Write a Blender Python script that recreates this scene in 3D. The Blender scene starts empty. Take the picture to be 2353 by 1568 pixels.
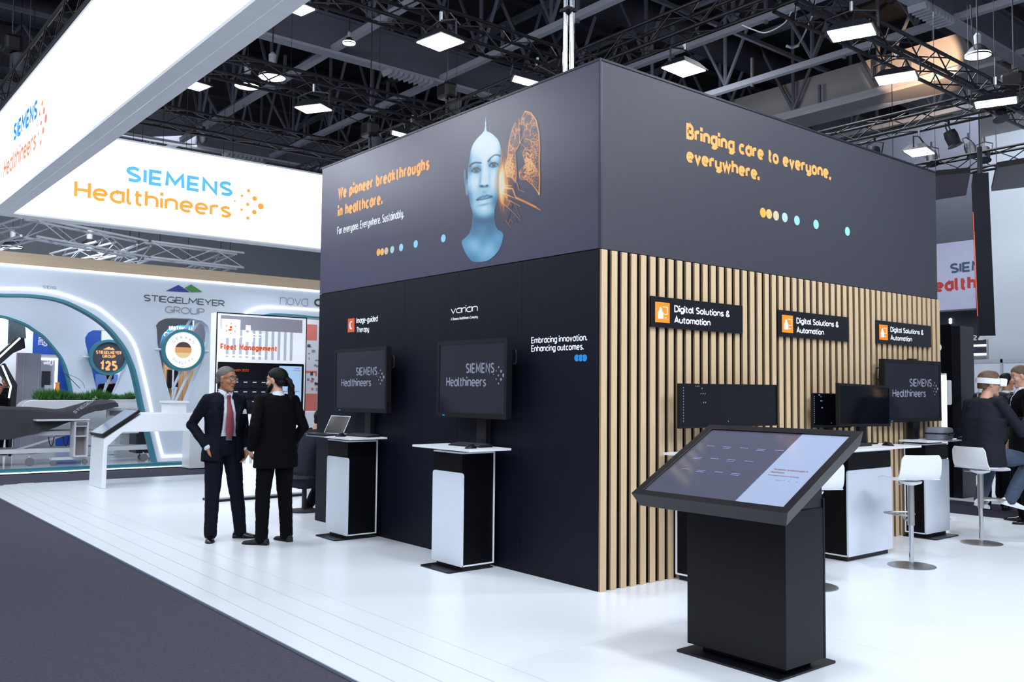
import bpy, bmesh, math, random
import numpy as np
from mathutils import Vector, Matrix, noise as mnoise
R = math.radians
random.seed(7)
sc = bpy.context.scene
COL = sc.collection

# ------------------------------------------------------------------ camera
CAM = Vector((5.03027, -4.99002, 1.55)); YAW, PIT, ROL, FPX = 0.88594, 0.05526, 0.00994, 2064.09
IW, IH = 2353, 1568
_f = Vector((-math.sin(YAW)*math.cos(PIT), math.cos(YAW)*math.cos(PIT), math.sin(PIT)))
_r = Vector((math.cos(YAW), math.sin(YAW), 0)); _u = _r.cross(_f)
_r, _u = _r*math.cos(ROL)+_u*math.sin(ROL), -_r*math.sin(ROL)+_u*math.cos(ROL)
cd = bpy.data.cameras.new('camera'); cam = bpy.data.objects.new('camera', cd); COL.objects.link(cam)
cam.matrix_world = Matrix.Translation(CAM) @ Matrix((_r, _u, -_f)).transposed().to_4x4()
cd.sensor_width = 36; cd.lens = FPX/IW*36; cd.clip_end = 200; cd.clip_start = .05
sc.camera = cam

# ------------------------------------------------------------------ light and exposure
sc.view_settings.view_transform = 'Standard'; sc.view_settings.look = 'None'
sc.view_settings.exposure = 0.0; sc.view_settings.gamma = 1; sc.view_settings.use_curve_mapping = False
w = bpy.data.worlds.new('hall_air'); sc.world = w; w.use_nodes = True
w.node_tree.nodes['Background'].inputs[0].default_value = (.70, .82, 1.0, 1)
w.node_tree.nodes['Background'].inputs[1].default_value = .30

def area(name, loc, size, power, col=(.9, .95, 1), target=None, sy=None):
    l = bpy.data.lights.new(name, 'AREA'); l.energy = power; l.color = col
    l.shape = 'RECTANGLE'; l.size = size; l.size_y = sy or size
    o = bpy.data.objects.new(name, l); COL.objects.link(o); o.location = loc
    d = (Vector(target)-Vector(loc)) if target else Vector((0, 0, -1))
    o.rotation_euler = d.to_track_quat('-Z', 'Y').to_euler()
    return o
# rows of hall lamps over the aisle, behind and beside the photographer
area('hall_lamp_row', (4.0, -9.0, 8.5), 9, 740, target=(-1, 0, .5), sy=3)
area('hall_lamp_row', (9.5, 1.5, 8.0), 8, 740, target=(0, 2.5, .5), sy=3)
area('hall_lamp_row', (-9.0, -8.5, 8.5), 8, 420, target=(-9, 0, .5), sy=3)

# ------------------------------------------------------------------ measuring helper: the point of a world plane seen at a photograph pixel
def U(x, y, ax, c):
    d = _f + _r*((x-IW/2)/FPX) - _u*((y-IH/2)/FPX)
    i = 'xyz'.index(ax); t = (c-CAM[i])/d[i]
    return CAM + d*t

# ------------------------------------------------------------------ materials
MATS = {}
def M(name, col, rough=.5, metal=0, emit=0, ecol=None, var=.06, scale=6, bump=0, bscale=200, spec=.5, alpha=1, trans=0, coat=0, stretch=None):
    if name in MATS: return MATS[name]
    m = bpy.data.materials.new(name); m.use_nodes = True; nt = m.node_tree; b = nt.nodes['Principled BSDF']
    col = tuple(c/255 for c in col); col = tuple(((c+.055)/1.055)**2.4 if c > .04045 else c/12.92 for c in col)
    tc = nt.nodes.new('ShaderNodeTexCoord')
    src = tc.outputs['Object']
    if stretch:
        mp = nt.nodes.new('ShaderNodeMapping'); mp.inputs['Scale'].default_value = stretch; nt.links.new(src, mp.inputs[0]); src = mp.outputs[0]
    nz = nt.nodes.new('ShaderNodeTexNoise'); nz.inputs['Scale'].default_value = scale; nz.inputs['Detail'].default_value = 4
    nt.links.new(src, nz.inputs['Vector'])
    mx = nt.nodes.new('ShaderNodeMix'); mx.data_type = 'RGBA'
    mx.inputs[6].default_value = tuple(max(0, c*(1-var)) for c in col)+(1,); mx.inputs[7].default_value = tuple(min(1, c*(1+var)) for c in col)+(1,)
    nt.links.new(nz.outputs['Fac'], mx.inputs[0]); nt.links.new(mx.outputs[2], b.inputs['Base Color'])
    b.inputs['Roughness'].default_value = rough; b.inputs['Metallic'].default_value = metal
    b.inputs['Specular IOR Level'].default_value = spec; b.inputs['Coat Weight'].default_value = coat
    if trans: b.inputs['Transmission Weight'].default_value = trans
    if alpha < 1: b.inputs['Alpha'].default_value = alpha
    if emit:
        e = ecol or col
        b.inputs['Emission Color'].default_value = tuple(e)+(1,) if len(e) == 3 else e
        b.inputs['Emission Strength'].default_value = emit
    if bump:
        n2 = nt.nodes.new('ShaderNodeTexNoise'); n2.inputs['Scale'].default_value = bscale; n2.inputs['Detail'].default_value = 3
        nt.links.new(src, n2.inputs['Vector'])
        bp = nt.nodes.new('ShaderNodeBump'); bp.inputs['Strength'].default_value = bump; bp.inputs['Distance'].default_value = .01
        nt.links.new(n2.outputs['Fac'], bp.inputs['Height']); nt.links.new(bp.outputs[0], b.inputs['Normal'])
    MATS[name] = m
    return m

m_floor = M('white_floor', (232, 237, 246), .30, var=.02, scale=2)
m_gap = M('floor_joint', (120, 135, 160), .7)
m_carpet = M('aisle_carpet', (84, 84, 98), .95, var=.35, scale=60, bump=.8, bscale=260, spec=.1)
m_carpet2 = M('aisle_carpet_far', (52, 52, 64), .9, var=.2, scale=40, bump=.4, spec=.1)
m_header = M('header_fabric', (55, 55, 82), .40, var=.03, bump=.08, bscale=600)
m_header_r = M('header_fabric_side', (56, 57, 68), .55, var=.03, bump=.08, bscale=600)
m_navy = M('navy_panel', (11, 15, 28), .5, spec=.16, var=.05, scale=3)
m_black = M('black_lacquer', (6, 7, 13), .42, var=.06, spec=.16)
m_blackm = M('black_powder_coat', (14, 15, 23), .38, spec=.42, var=.08, bump=.12, bscale=500)
m_darkedge = M('dark_edge', (16, 18, 28), .5)
m_alu = M('aluminium', (170, 176, 186), .35, .85)
m_chrome = M('polished_chrome', (200, 204, 212), .12, 1)
m_steelb = M('brushed_steel', (176, 174, 174), .32, .9, stretch=(1, 1, 20))
m_white = M('white_lacquer', (232, 236, 243), .35, var=.02)
m_whitem = M('white_laminate', (214, 221, 234), .45, var=.03, scale=2)
m_whiteg = M('white_gloss', (236, 240, 246), .12, var=.01, coat=.3)
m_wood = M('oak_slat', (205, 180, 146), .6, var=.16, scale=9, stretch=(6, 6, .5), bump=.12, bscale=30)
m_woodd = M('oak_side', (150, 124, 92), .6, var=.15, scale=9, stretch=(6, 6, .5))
m_woodb = M('wood_band', (196, 176, 150), .55, var=.12, scale=3, stretch=(1, .4, 8))
m_woodw = M('warm_wood_wall', (190, 150, 106), .55, var=.15, scale=4, stretch=(4, 4, .6))
m_orange = M('orange_print', (248, 158, 84), .5, emit=.22, var=.01)
m_orange2 = M('orange_square', (240, 140, 36), .5, emit=.08, var=.01)
m_orange3 = M('red_orange_square', (214, 92, 48), .5, emit=.05, var=.01)
m_whitep = M('white_print', (238, 240, 246), .5, emit=.18, var=.01)
m_blueD = M('blue_dot', (150, 205, 228), .5, emit=.12, var=.01)
m_blueD2 = M('strong_blue_dot', (24, 134, 208), .5, emit=.1, var=.01)
m_truss = M('black_truss', (17, 18, 25), .45, .25)
m_trussg = M('grey_truss', (200, 204, 214), .4, .25)
m_kcol = M('kiosk_black', (7, 8, 14), .42, spec=.26)
m_beam = M('roof_steel', (150, 152, 164), .6, var=.1)
m_beamd = M('dark_roof_steel', (92, 94, 107), .6, var=.12)
m_deck = M('roof_deck', (22, 23, 32), .9, var=.3, scale=1.5)
m_duct = M('dark_duct', (34, 36, 46), .6)
m_lamp = M('lamp_diffuser', (255, 255, 255), .5, emit=26, ecol=(.95, .98, 1))
m_lamp2 = M('dome_lamp_glow', (255, 255, 255), .5, emit=6, ecol=(.95, .98, 1))
m_lampb = M('lamp_housing', (36, 38, 48), .5, .3)
m_led = M('led_line', (255, 255, 255), .5, emit=1.9, ecol=(.93, .97, 1))
m_glow = M('backlit_fabric', (245, 248, 255), .6, emit=1.25, ecol=(.97, .985, 1), var=.005)
m_glow2 = M('backlit_fabric_outer', (240, 245, 255), .6, emit=.86, ecol=(.93, .955, 1), var=.005)
m_frame = M('satin_white_frame', (240, 244, 250), .45)
m_cyan = M('cyan_print', (98, 190, 226), .6, emit=.62, ecol=(.10, .47, .76), var=.005)
m_amber = M('amber_print', (240, 150, 60), .6, emit=.72, ecol=(1.0, .36, .05), var=.005)
m_cyan2 = M('deep_cyan_print', (20, 130, 200), .6, emit=.30, ecol=(.01, .24, .62), var=.005)
m_red2 = M('coral_print', (240, 110, 80), .6, emit=.45, ecol=(.9, .2, .08), var=.005)
m_screen = M('dark_screen', (34, 36, 46), .12, spec=.6, var=.03)
m_screen2 = M('black_screen', (8, 9, 16), .10, spec=.6, var=.03)
m_slogo = M('screen_logo', (132, 132, 152), .3, emit=.16, var=.01)
m_icon = M('screen_icon', (150, 170, 190), .4, emit=.3)
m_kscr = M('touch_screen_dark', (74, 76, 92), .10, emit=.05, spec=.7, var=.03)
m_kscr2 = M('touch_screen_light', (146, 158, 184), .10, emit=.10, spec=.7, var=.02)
m_ktext = M('touch_screen_text', (120, 128, 165), .2, emit=.08)
m_ktext2 = M('touch_screen_red_text', (150, 110, 120), .2, emit=.05)
m_teal = M('teal_edge', (58, 132, 150), .5)
m_fac = M('facade_white', (212, 222, 236), .5, var=.015)
m_fac2 = M('vault_white', (212, 223, 238), .5, var=.015)
m_grey = M('grey_panel', (150, 152, 164), .5)
m_dgrey = M('dark_grey_print', (62, 62, 74), .5)
m_lgrey = M('light_grey_print', (150, 156, 168), .5)
m_blue = M('royal_blue', (26, 72, 160), .45, emit=.1)
m_blue2 = M('sky_blue', (40, 130, 200), .45, emit=.1)
m_green = M('logo_green', (70, 140, 74), .5)
m_grass = M('grass_green', (62, 122, 48), .7, var=.4, scale=30)
m_grass2 = M('grass_dark', (28, 48, 30), .8, var=.4, scale=30)
m_cover = M('charcoal_cover', (44, 46, 54), .7, var=.1, bump=.15, bscale=20)
m_rubber = M('grey_rubber', (110, 112, 122), .6)
m_wall = M('hall_wall', (176, 184, 196), .8, var=.03, scale=.6)
m_walll = M('partition_white', (192, 199, 212), .6, var=.02)
m_case = M('grey_case_fabric', (112, 115, 128), .8, var=.12, bump=.2, bscale=300)
m_skin = M('skin_tan', (176, 122, 92), .5, var=.1, scale=30)
m_skin2 = M('skin_fair', (206, 156, 132), .5, var=.08, scale=30)
m_suit = M('navy_suit', (13, 17, 30), .8, spec=.15, var=.12, bump=.15, bscale=120)
m_suit2 = M('black_suit', (4, 5, 9), .85, spec=.12, var=.12, bump=.15, bscale=120)
m_suit3 = M('charcoal_jacket', (30, 33, 43), .8, spec=.15, var=.1, bump=.15, bscale=120)
m_shirt = M('white_shirt', (214, 222, 238), .7, var=.03, bump=.2, bscale=12)
m_tie = M('burgundy_tie', (138, 58, 72), .6, var=.15, scale=120)
m_shoe = M('black_leather', (12, 12, 16), .18, coat=.4)
m_shoew = M('white_sneaker', (226, 230, 236), .5)
m_jeans = M('blue_jeans', (58, 70, 92), .85, var=.2, scale=12, bump=.2)
m_hair = M('dark_hair', (9, 8, 9), .6, spec=.2, var=.4, scale=60, bump=.3, bscale=90)
m_hairg = M('grey_hair', (98, 92, 90), .6, var=.35, scale=80, bump=.5, bscale=90)
m_hairb = M('brown_hair', (92, 70, 54), .6, var=.4, scale=60, bump=.5, bscale=90)
m_brow = M('eyebrow_hair', (50, 40, 36), .7)
m_eyew = M('eye_white', (200, 196, 190), .3)
m_iris = M('iris_dark', (30, 22, 18), .2)
m_lip = M('lip', (150, 84, 76), .5)
m_metalg = M('dark_metal', (60, 60, 68), .35, .8)
m_plastic = M('black_plastic', (12, 13, 19), .45, spec=.35)
m_keys = M('grey_keys', (58, 60, 70), .5)
m_redsp = M('red_print', (176, 50, 46), .5)
m_salmon = M('salmon_print', (214, 120, 110), .5, emit=.08)
m_navyp = M('steel_blue_print', (52, 74, 104), .5)
m_clear = M('clear_plastic', (225, 232, 240), .15, alpha=.45)
m_strap = M('hoist_blue', (40, 60, 96), .5)

# ------------------------------------------------------------------ mesh builder
class MB:
    def __init__(s): s.v = []; s.f = []
    def add(s, v, f):
        n = len(s.v); s.v += [tuple(p) for p in v]; s.f += [tuple(i+n for i in q) for q in f]; return s
    def box(s, a, b):
        x0, y0, z0 = [min(p, q) for p, q in zip(a, b)]; x1, y1, z1 = [max(p, q) for p, q in zip(a, b)]
        return s.add([(x0,y0,z0),(x1,y0,z0),(x1,y1,z0),(x0,y1,z0),(x0,y0,z1),(x1,y0,z1),(x1,y1,z1),(x0,y1,z1)],
                     [(3,2,1,0),(4,5,6,7),(0,1,5,4),(1,2,6,5),(2,3,7,6),(3,0,4,7)])
    def hexa(s, p8):      # bottom ring 0-3, top ring 4-7
        return s.add(p8, [(3,2,1,0),(4,5,6,7),(0,1,5,4),(1,2,6,5),(2,3,7,6),(3,0,4,7)])
    def prism(s, poly, off):     # 3D polygon swept by off
        n = len(poly); off = Vector(off); P = [Vector(p) for p in poly]
        return s.add(P+[p+off for p in P], [tuple(range(n))[::-1], tuple(range(n, 2*n))]+[(i, (i+1) % n, n+(i+1) % n, n+i) for i in range(n)])
    def rings(s, rs, cap=True, closed=False):
        n = len(rs[0]); v = [p for r in rs for p in r]; f = []
        m = len(rs)
        for i in range(m-1 if not closed else m):
            j = (i+1) % m
            for k in range(n): f.append((i*n+k, i*n+(k+1) % n, j*n+(k+1) % n, j*n+k))
        if cap and not closed: f.append(tuple(range(n))[::-1]); f.append(tuple((m-1)*n+k for k in range(n)))
        return s.add(v, f)
    def tube(s, pts, r, n=8, cap=True, closed=False):
        P = [Vector(p) for p in pts]; rr = r if isinstance(r, (list, tuple)) else [r]*len(P)
        rs = []; up = None
        for i, p in enumerate(P):
            a = P[(i-1) % len(P)] if (closed or i > 0) else p; b = P[(i+1) % len(P)] if (closed or i < len(P)-1) else p
            t = (b-a).normalized()
            if up is None: up = t.orthogonal().normalized()
            up = (up-t*up.dot(t)).normalized(); sd = t.cross(up)
            rs.append([p+(up*math.cos(q)+sd*math.sin(q))*rr[i] for q in [2*math.pi*k/n for k in range(n)]])
        return s.rings(rs, cap, closed)
    def lathe(s, prof, o=(0, 0, 0), n=32, M4=None, cap=True):
        o = Vector(o); rs = []
        for r, z in prof:
            ring = [Vector((max(r, 1e-4)*math.cos(2*math.pi*k/n), max(r, 1e-4)*math.sin(2*math.pi*k/n), z)) for k in range(n)]
            rs.append([(M4 @ p if M4 else p)+o for p in ring])
        return s.rings(rs, cap)
    def ball(s, c, r, n=12, m=8, M3=None):
        c = Vector(c); r = (r, r, r) if not isinstance(r, (tuple, list)) else r; rs = []
        for i in range(m+1):
            t = math.pi*(i/m); t = min(max(t, .02), math.pi-.02)
            ring = []
            for k in range(n):
                q = 2*math.pi*k/n; p = Vector((math.sin(t)*math.cos(q)*r[0], math.sin(t)*math.sin(q)*r[1], -math.cos(t)*r[2]))
                ring.append(c+(M3 @ p if M3 else p))
            rs.append(ring)
        return s.rings(rs)
    def mesh(s, name):
        me = bpy.data.meshes.new(name); me.from_pydata(s.v, [], s.f); me.update(); return me
    def build(s, name, mat, parent=None, bevel=0, smooth=False, seg=2, M4=None):
        me = s.mesh(name); bm = bmesh.new(); bm.from_mesh(me)
        bmesh.ops.recalc_face_normals(bm, faces=bm.faces)
        if M4: bm.transform(M4)
        if bevel:
            es = [e for e in bm.edges if len(e.link_faces) == 2 and e.calc_face_angle(0) > .5]
            bmesh.ops.bevel(bm, geom=es, offset=bevel, segments=seg, affect='EDGES', profile=.5)
        bm.to_mesh(me); bm.free()
        if smooth:
            me.polygons.foreach_set('use_smooth', [True]*len(me.polygons)); me.update()
            try: me.set_sharp_from_angle(angle=R(40))
            except Exception: pass
        me.materials.append(mat)
        o = bpy.data.objects.new(name, me); COL.objects.link(o)
        if parent: par(o, parent)
        return o

def par(o, p):
    o.parent = p
    o.matrix_parent_inverse = wm(p).inverted()
def wm(o):
    m = Matrix.LocRotScale(o.location, o.rotation_euler, o.scale)
    return m if not o.parent else wm(o.parent) @ o.matrix_parent_inverse @ m
def tag(o, label, cat, group=None, kind=None):
    o['label'] = label; o['category'] = cat
    if group: o['group'] = group
    if kind: o['kind'] = kind
    return o
def thing(name, label, cat, loc=(0, 0, 0), rz=0, group=None):
    o = bpy.data.objects.new(name, None); COL.objects.link(o); o.location = loc; o.rotation_euler = (0, 0, rz)
    o.empty_display_size = .1
    return tag(o, label, cat, group)
def struct(o): o['kind'] = 'structure'; return o
def B(a, b, name, mat, parent=None, bevel=0, **k): return MB().box(a, b).build(name, mat, parent, bevel, **k)
def copy_tree(o, parent=None):
    c = o.copy(); COL.objects.link(c); inv = o.matrix_parent_inverse.copy()
    if parent: c.parent = parent; c.matrix_parent_inverse = inv
    for ch in list(o.children): copy_tree(ch, c)
    return c
_cyl = {}
def rod(name, p0, p1, r, mat, parent=None, sides=8):
    k = (mat.name, sides)
    if k not in _cyl:
        me = MB().tube([(0, 0, 0), (0, 0, 1)], 1, sides).mesh('rod'); me.materials.append(mat); _cyl[k] = me
    o = bpy.data.objects.new(name, _cyl[k]); COL.objects.link(o)
    p0 = Vector(p0); p1 = Vector(p1); d = p1-p0
    o.location = p0; o.rotation_mode = 'XYZ'; o.rotation_euler = d.to_track_quat('Z', 'Y').to_euler(); o.scale = (r, r, d.length)
    if parent: par(o, parent)
    return o
_bx = {}
def bar(name, p0, p1, w, h, mat, parent=None, up=(0, 0, 1)):
    """square bar from p0 to p1, w across, h high, shared unit mesh"""
    if mat.name not in _bx:
        me = MB().box((-.5, -.5, 0), (.5, .5, 1)).mesh('bar'); me.materials.append(mat); _bx[mat.name] = me
    o = bpy.data.objects.new(name, _bx[mat.name]); COL.objects.link(o)
    p0 = Vector(p0); p1 = Vector(p1); d = p1-p0; z = d.normalized(); u = Vector(up)
    if abs(z.dot(u)) > .99: u = Vector((0, 1, 0))
    x = u.cross(z).normalized(); y = z.cross(x)
    m = Matrix((x, y, z)).transposed()
    o.location = p0; o.rotation_euler = m.to_euler(); o.scale = (w, h, d.length)
    if parent: par(o, parent)
    return o

DG = None
def realize(o):
    dg = bpy.context.evaluated_depsgraph_get(); dg.update()
    return bpy.data.meshes.new_from_object(o.evaluated_get(dg))
# ---- own stroke lettering: L polyline, O full bowl, A arc (x0 x1 y0 y1 from to), S smooth line, D dot; capital height 100, x-height 72
GL = {
'a': (46, 'L 46 0 46 72 26 72>A 0 52 0 72 90 300'), 'b': (46, 'L 0 100 0 0|O 0 46 0 72'), 'c': (40, 'A 0 46 0 72 48 312'), 'd': (46, 'L 46 100 46 0|A 0 52 0 72 60 300'),
'e': (46, 'L 3 37 46 37|A 0 46 0 72 0 312'), 'f': (32, 'A 10 42 56 100 80 180>L 10 0|L 0 70 30 70'), 'g': (46, 'L 26 72 46 72 46 -6>A 0 46 -28 16 0 -140|A 0 52 0 72 90 300'),
'h': (44, 'L 0 100 0 0|A 0 44 24 72 160 0>L 44 0'), 'i': (0, 'L 0 72 0 0|D 0 96'), 'k': (42, 'L 0 100 0 0|L 38 72 3 34|L 14 44 42 0'), 'l': (9, 'L 0 100>A 0 30 0 36 180 265'),
'm': (72, 'L 0 72 0 0|A 0 36 28 72 160 0>L 36 0|A 36 72 28 72 160 0>L 72 0'), 'n': (44, 'L 0 72 0 0|A 0 44 24 72 160 0>L 44 0'), 'o': (46, 'O 0 46 0 72'),
'p': (46, 'L 0 72 0 -28|O 0 46 0 72'), 'r': (28, 'L 0 72 0 0|A 0 44 24 72 160 68'), 's': (38, 'S 36 66 20 72 3 60 8 44 28 32 38 18 22 0 2 7'), 't': (27, 'L 9 94>A 9 39 0 38 180 280|L 0 71 27 71'),
'u': (44, 'L 0 72>A 0 44 0 48 180 340|L 44 72 44 0'), 'v': (42, 'L 0 72 21 0 42 72'), 'w': (66, 'L 0 72 16 0 33 68 50 0 66 72'), 'x': (40, 'L 0 72 40 0|L 40 72 0 0'),
'y': (44, 'L 0 72>A 0 44 0 48 180 340|L 44 72 44 -6>A 0 44 -28 16 0 -140'), 'z': (38, 'L 0 72 38 72 0 0 38 0'),
'A': (56, 'L 0 0 28 100 56 0|L 10 30 46 30'), 'B': (48, 'L 20 0 0 0 0 100 20 100>A -4 44 54 100 90 -90>L 0 54|A -4 48 0 54 90 -90>L 18 0'), 'C': (50, 'A 0 62 0 100 52 308'), 'D': (54, 'L 18 0 0 0 0 100 18 100>A -14 54 0 100 90 -90'),
'E': (44, 'L 44 100 0 100 0 0 44 0|L 0 52 40 52'), 'F': (42, 'L 42 100 0 100 0 0|L 0 52 38 52'), 'G': (56, 'A 0 62 0 100 52 330|L 58 10 58 46 36 46'), 'H': (50, 'L 0 0 0 100|L 50 0 50 100|L 0 52 50 52'),
'I': (0, 'L 0 0 0 100'), 'L': (40, 'L 0 100 0 0 40 0'), 'M': (68, 'L 0 0 4 100 34 30 64 100 68 0'), 'N': (52, 'L 0 0 0 100 52 0 52 100'), 'O': (62, 'O 0 62 0 100'), 'P': (44, 'L 0 0 0 100 18 100>A -4 44 44 100 90 -90>L 0 44'),
'Q': (62, 'O 0 62 0 100|L 40 18 62 -6'), 'R': (46, 'L 0 0 0 100 18 100>A -4 44 46 100 90 -90>L 0 46|L 20 46 46 0'), 'S': (46, 'S 43 92 26 100 5 92 3 72 20 56 40 42 46 22 32 2 4 6'),
'T': (52, 'L 0 100 52 100|L 26 100 26 0'), 'U': (52, 'L 0 100>A 0 52 0 60 180 360>L 52 100'), 'V': (52, 'L 0 100 26 0 52 100'), 'W': (80, 'L 0 100 20 0 40 92 60 0 80 100'), 'Y': (52, 'L 0 100 26 48 52 100|L 26 48 26 0'),
'0': (48, 'O 0 48 0 100'), '1': (20, 'L 0 78 18 98 18 0'), '2': (46, 'S 2 82 22 100 43 84 36 52 2 2|L 2 0 46 0'), '4': (48, 'L 36 0 36 100 0 28 48 28'), '5': (44, 'L 40 100 4 100 4 56|A -12 44 0 62 100 -110'), '9': (46, 'O 0 46 38 100|S 46 68 42 30 22 0'),
'&': (58, 'S 54 0 12 66 14 90 26 100 38 88 30 68 6 40 4 16 20 0 38 6 52 40'), '.': (0, 'D 0 6'), ',': (4, 'L 5 12 5 0 -1 -18'), '-': (26, 'L 0 38 26 38'), ' ': (14, ''),
}
GL['ı'] = (0, 'L 0 72 0 0'); GL['ɑ'] = GL['a']
def capH(bold): return 1
def _arc(x0, x1, y0, y1, a0, a1, n=None):
    n = n or max(5, int(abs(a1-a0)/15)); P = []
    for k in range(n+1):
        t = R(a0+(a1-a0)*k/n); c, s_ = math.cos(t), math.sin(t); e = 2/2.2
        P.append(((x0+x1)/2+(x1-x0)/2*math.copysign(abs(c)**e, c), (y0+y1)/2+(y1-y0)/2*math.copysign(abs(s_)**e, s_)))
    return P
def _ribbon(mb, P, w, closed, T):
    n = len(P); L_ = []; R_ = []
    for i in range(n):
        a = P[(i-1) % n] if (closed or i > 0) else None; b = P[(i+1) % n] if (closed or i < n-1) else None
        d1 = (Vector(P[i])-Vector(a)).normalized() if a is not None else None; d2 = (Vector(b)-Vector(P[i])).normalized() if b is not None else None
        if d1 is None: d1 = d2
        if d2 is None: d2 = d1
        m = d1+d2
        if m.length < .35: m = d1
        m.normalize(); nn = Vector((-m.y, m.x)); k = w/2/max(.45, abs(nn.dot(Vector((-d1.y, d1.x)))))
        L_.append(Vector(P[i])+nn*k); R_.append(Vector(P[i])-nn*k)
    V = [T(p, 0) for p in L_]+[T(p, 0) for p in R_]+[T(p, 1) for p in L_]+[T(p, 1) for p in R_]; F = []
    m = n if closed else n-1
    for i in range(m):
        j = (i+1) % n
        F += [(2*n+i, 3*n+i, 3*n+j, 2*n+j), (i, j, 2*n+j, 2*n+i), (n+j, n+i, 3*n+i, 3*n+j)]
    if not closed: F += [(0, 2*n, 3*n, n), (n-1, 2*n-1, 4*n-1, 3*n-1)]
    mb.add(V, F)
def text(s, origin, right, up, width, cap, mat, parent, bold=0, name='lettering', depth=.002, spacing=1.0, align='l', wt=None):
    """origin = left end of the baseline, total width and capital height in metres, bold = stroke weight over capital height"""
    right = Vector(right).normalized(); up = Vector(up).normalized(); nrm = right.cross(up); O = Vector(origin)
    wt = wt if wt else (.215 if bold >= .015 else .15 if bold >= .006 else .12)
    adv = sum(GL[c][0] for c in s)*cap/100; ng = len(s)-1
    w = wt*cap; gp = w+.05*cap*spacing
    if width:
        sx = (width-w-ng*gp)/max(adv, 1e-6) if adv else 1
        if sx < .42:
            k = width/(w+ng*gp+.5*adv); w *= k; gp *= k; sx = (width-w-ng*gp)/adv
    else: sx = .85; 
    sx *= cap/100; tot = (w+ng*gp+adv*sx*100/cap-w)/sx; pos = []; q_ = 0
    for c in s: pos.append(q_); q_ += GL[c][0]+gp/sx
    if align == 'c': O = O-right*(tot*sx+w)/2
    def fy(y): return (w/2+y*(.72*cap-w)/72) if y <= 72 else (.72*cap-w/2+(y-72)*(.28*cap)/28)
    mb = MB(); words = []
    dk = 0
    T = lambda p, k: O+right*p[0]+up*p[1]+nrm*(depth*.4*k+dk)
    for ch, x0 in zip(s, pos):
        dk = 0
        if ch == ' ': words.append(mb); mb = MB(); continue
        for st in GL[ch][1].split('|'):
            dk += .0003
            if not st: continue
            P = []; cl = False; dot = False
            for sg in st.split('>'):
                v = sg.split(); k, v = v[0], [float(q) for q in v[1:]]
                if k == 'D': dot = v
                elif k == 'O': P = _arc(*v, 0, 360, 20)[:-1]; cl = True
                elif k == 'A': P += _arc(*v)
                elif k == 'S': P += [(q.x, q.y) for q in smooth2d([(a_, b_, 0) for a_, b_ in zip(v[0::2], v[1::2])], 4)]
                else: P += list(zip(v[0::2], v[1::2]))
            if dot:
                x, y = (x0+dot[0])*sx+w/2, fy(dot[1]); h = w*.56; mb.add([T(p, q) for q in (0, 1) for p in ((x-h, y-h), (x+h, y-h), (x+h, y+h), (x-h, y+h))], [(4, 5, 6, 7), (0, 1, 5, 4), (1, 2, 6, 5), (2, 3, 7, 6), (3, 0, 4, 7)]); continue
            P = [((x0+x)*sx+w/2, fy(y)) for x, y in P]
            _ribbon(mb, P, w, cl, T)
    for mb in words+[mb]:
        me = mb.mesh(name); me.materials.append(mat)
        o = bpy.data.objects.new(name, me); COL.objects.link(o)
        if parent: par(o, parent)
    return o
def textpx(s, pl, pr, cappx, ax, c, mat, parent, bold=0, **k):
    """lettering whose baseline runs between two photograph pixels on a world plane; cappx = pixel at the top of the first capital"""
    a = U(*pl, ax, c); b = U(*pr, ax, c); t = U(*cappx, ax, c)
    right = Vector((1, 0, 0)) if ax == 'y' else Vector((0, 1, 0))
    i = 0 if ax == 'y' else 1
    return text(s, a, right, (0, 0, 1), abs(b[i]-a[i]), t[2]-a[2], mat, parent, bold, **k)
def disc(c, r, nrm, mat, parent, name='dot', depth=.003, n=20, ell=1):
    nrm = Vector(nrm).normalized(); x = nrm.orthogonal().normalized(); y = nrm.cross(x)
    P = [Vector(c)+x*math.cos(2*math.pi*k/n)*r+y*math.sin(2*math.pi*k/n)*r for k in range(n)]
    return MB().prism(P, nrm*depth).build(name, mat, parent)
def plate2d(outer, holes, O, rt, up, depth, name, mat, parent=None):
    """flat plate with holes: 2D outlines in the (rt, up) plane at O, thickness depth along rt x up"""
    c = bpy.data.curves.new('p', 'CURVE'); c.dimensions = '2D'; c.fill_mode = 'BOTH'; c.extrude = depth/2
    for poly in [outer]+holes:
        sp = c.splines.new('POLY'); sp.points.add(len(poly)-1); sp.use_cyclic_u = True
        for i, p in enumerate(poly): sp.points[i].co = (p[0], p[1], 0, 1)
    o = bpy.data.objects.new('p', c); COL.objects.link(o); me = realize(o); bpy.data.objects.remove(o); bpy.data.curves.remove(c)
    rt = Vector(rt); up = Vector(up); n = rt.cross(up)
    me.transform(Matrix.Translation(Vector(O)) @ Matrix((rt, up, n)).transposed().to_4x4()); me.name = name
    me.materials.clear(); me.materials.append(mat)
    o = bpy.data.objects.new(name, me); COL.objects.link(o)
    if parent: par(o, parent)
    return o
def smooth2d(pts, n=6, closed=False):
    """Catmull-Rom through 2D/3D points"""
    P = [Vector(p) for p in pts]; out = []
    N = len(P)
    for i in range(N if closed else N-1):
        p0 = P[(i-1) % N] if (closed or i > 0) else P[0]; p1 = P[i]; p2 = P[(i+1) % N]
        p3 = P[(i+2) % N] if (closed or i+2 < N) else P[-1]
        for k in range(n):
            t = k/n
            out.append(.5*((2*p1)+(-p0+p2)*t+(2*p0-5*p1+4*p2-p3)*t*t+(-p0+3*p1-3*p2+p3)*t**3))
    if not closed: out.append(P[-1])
    return out
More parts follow.
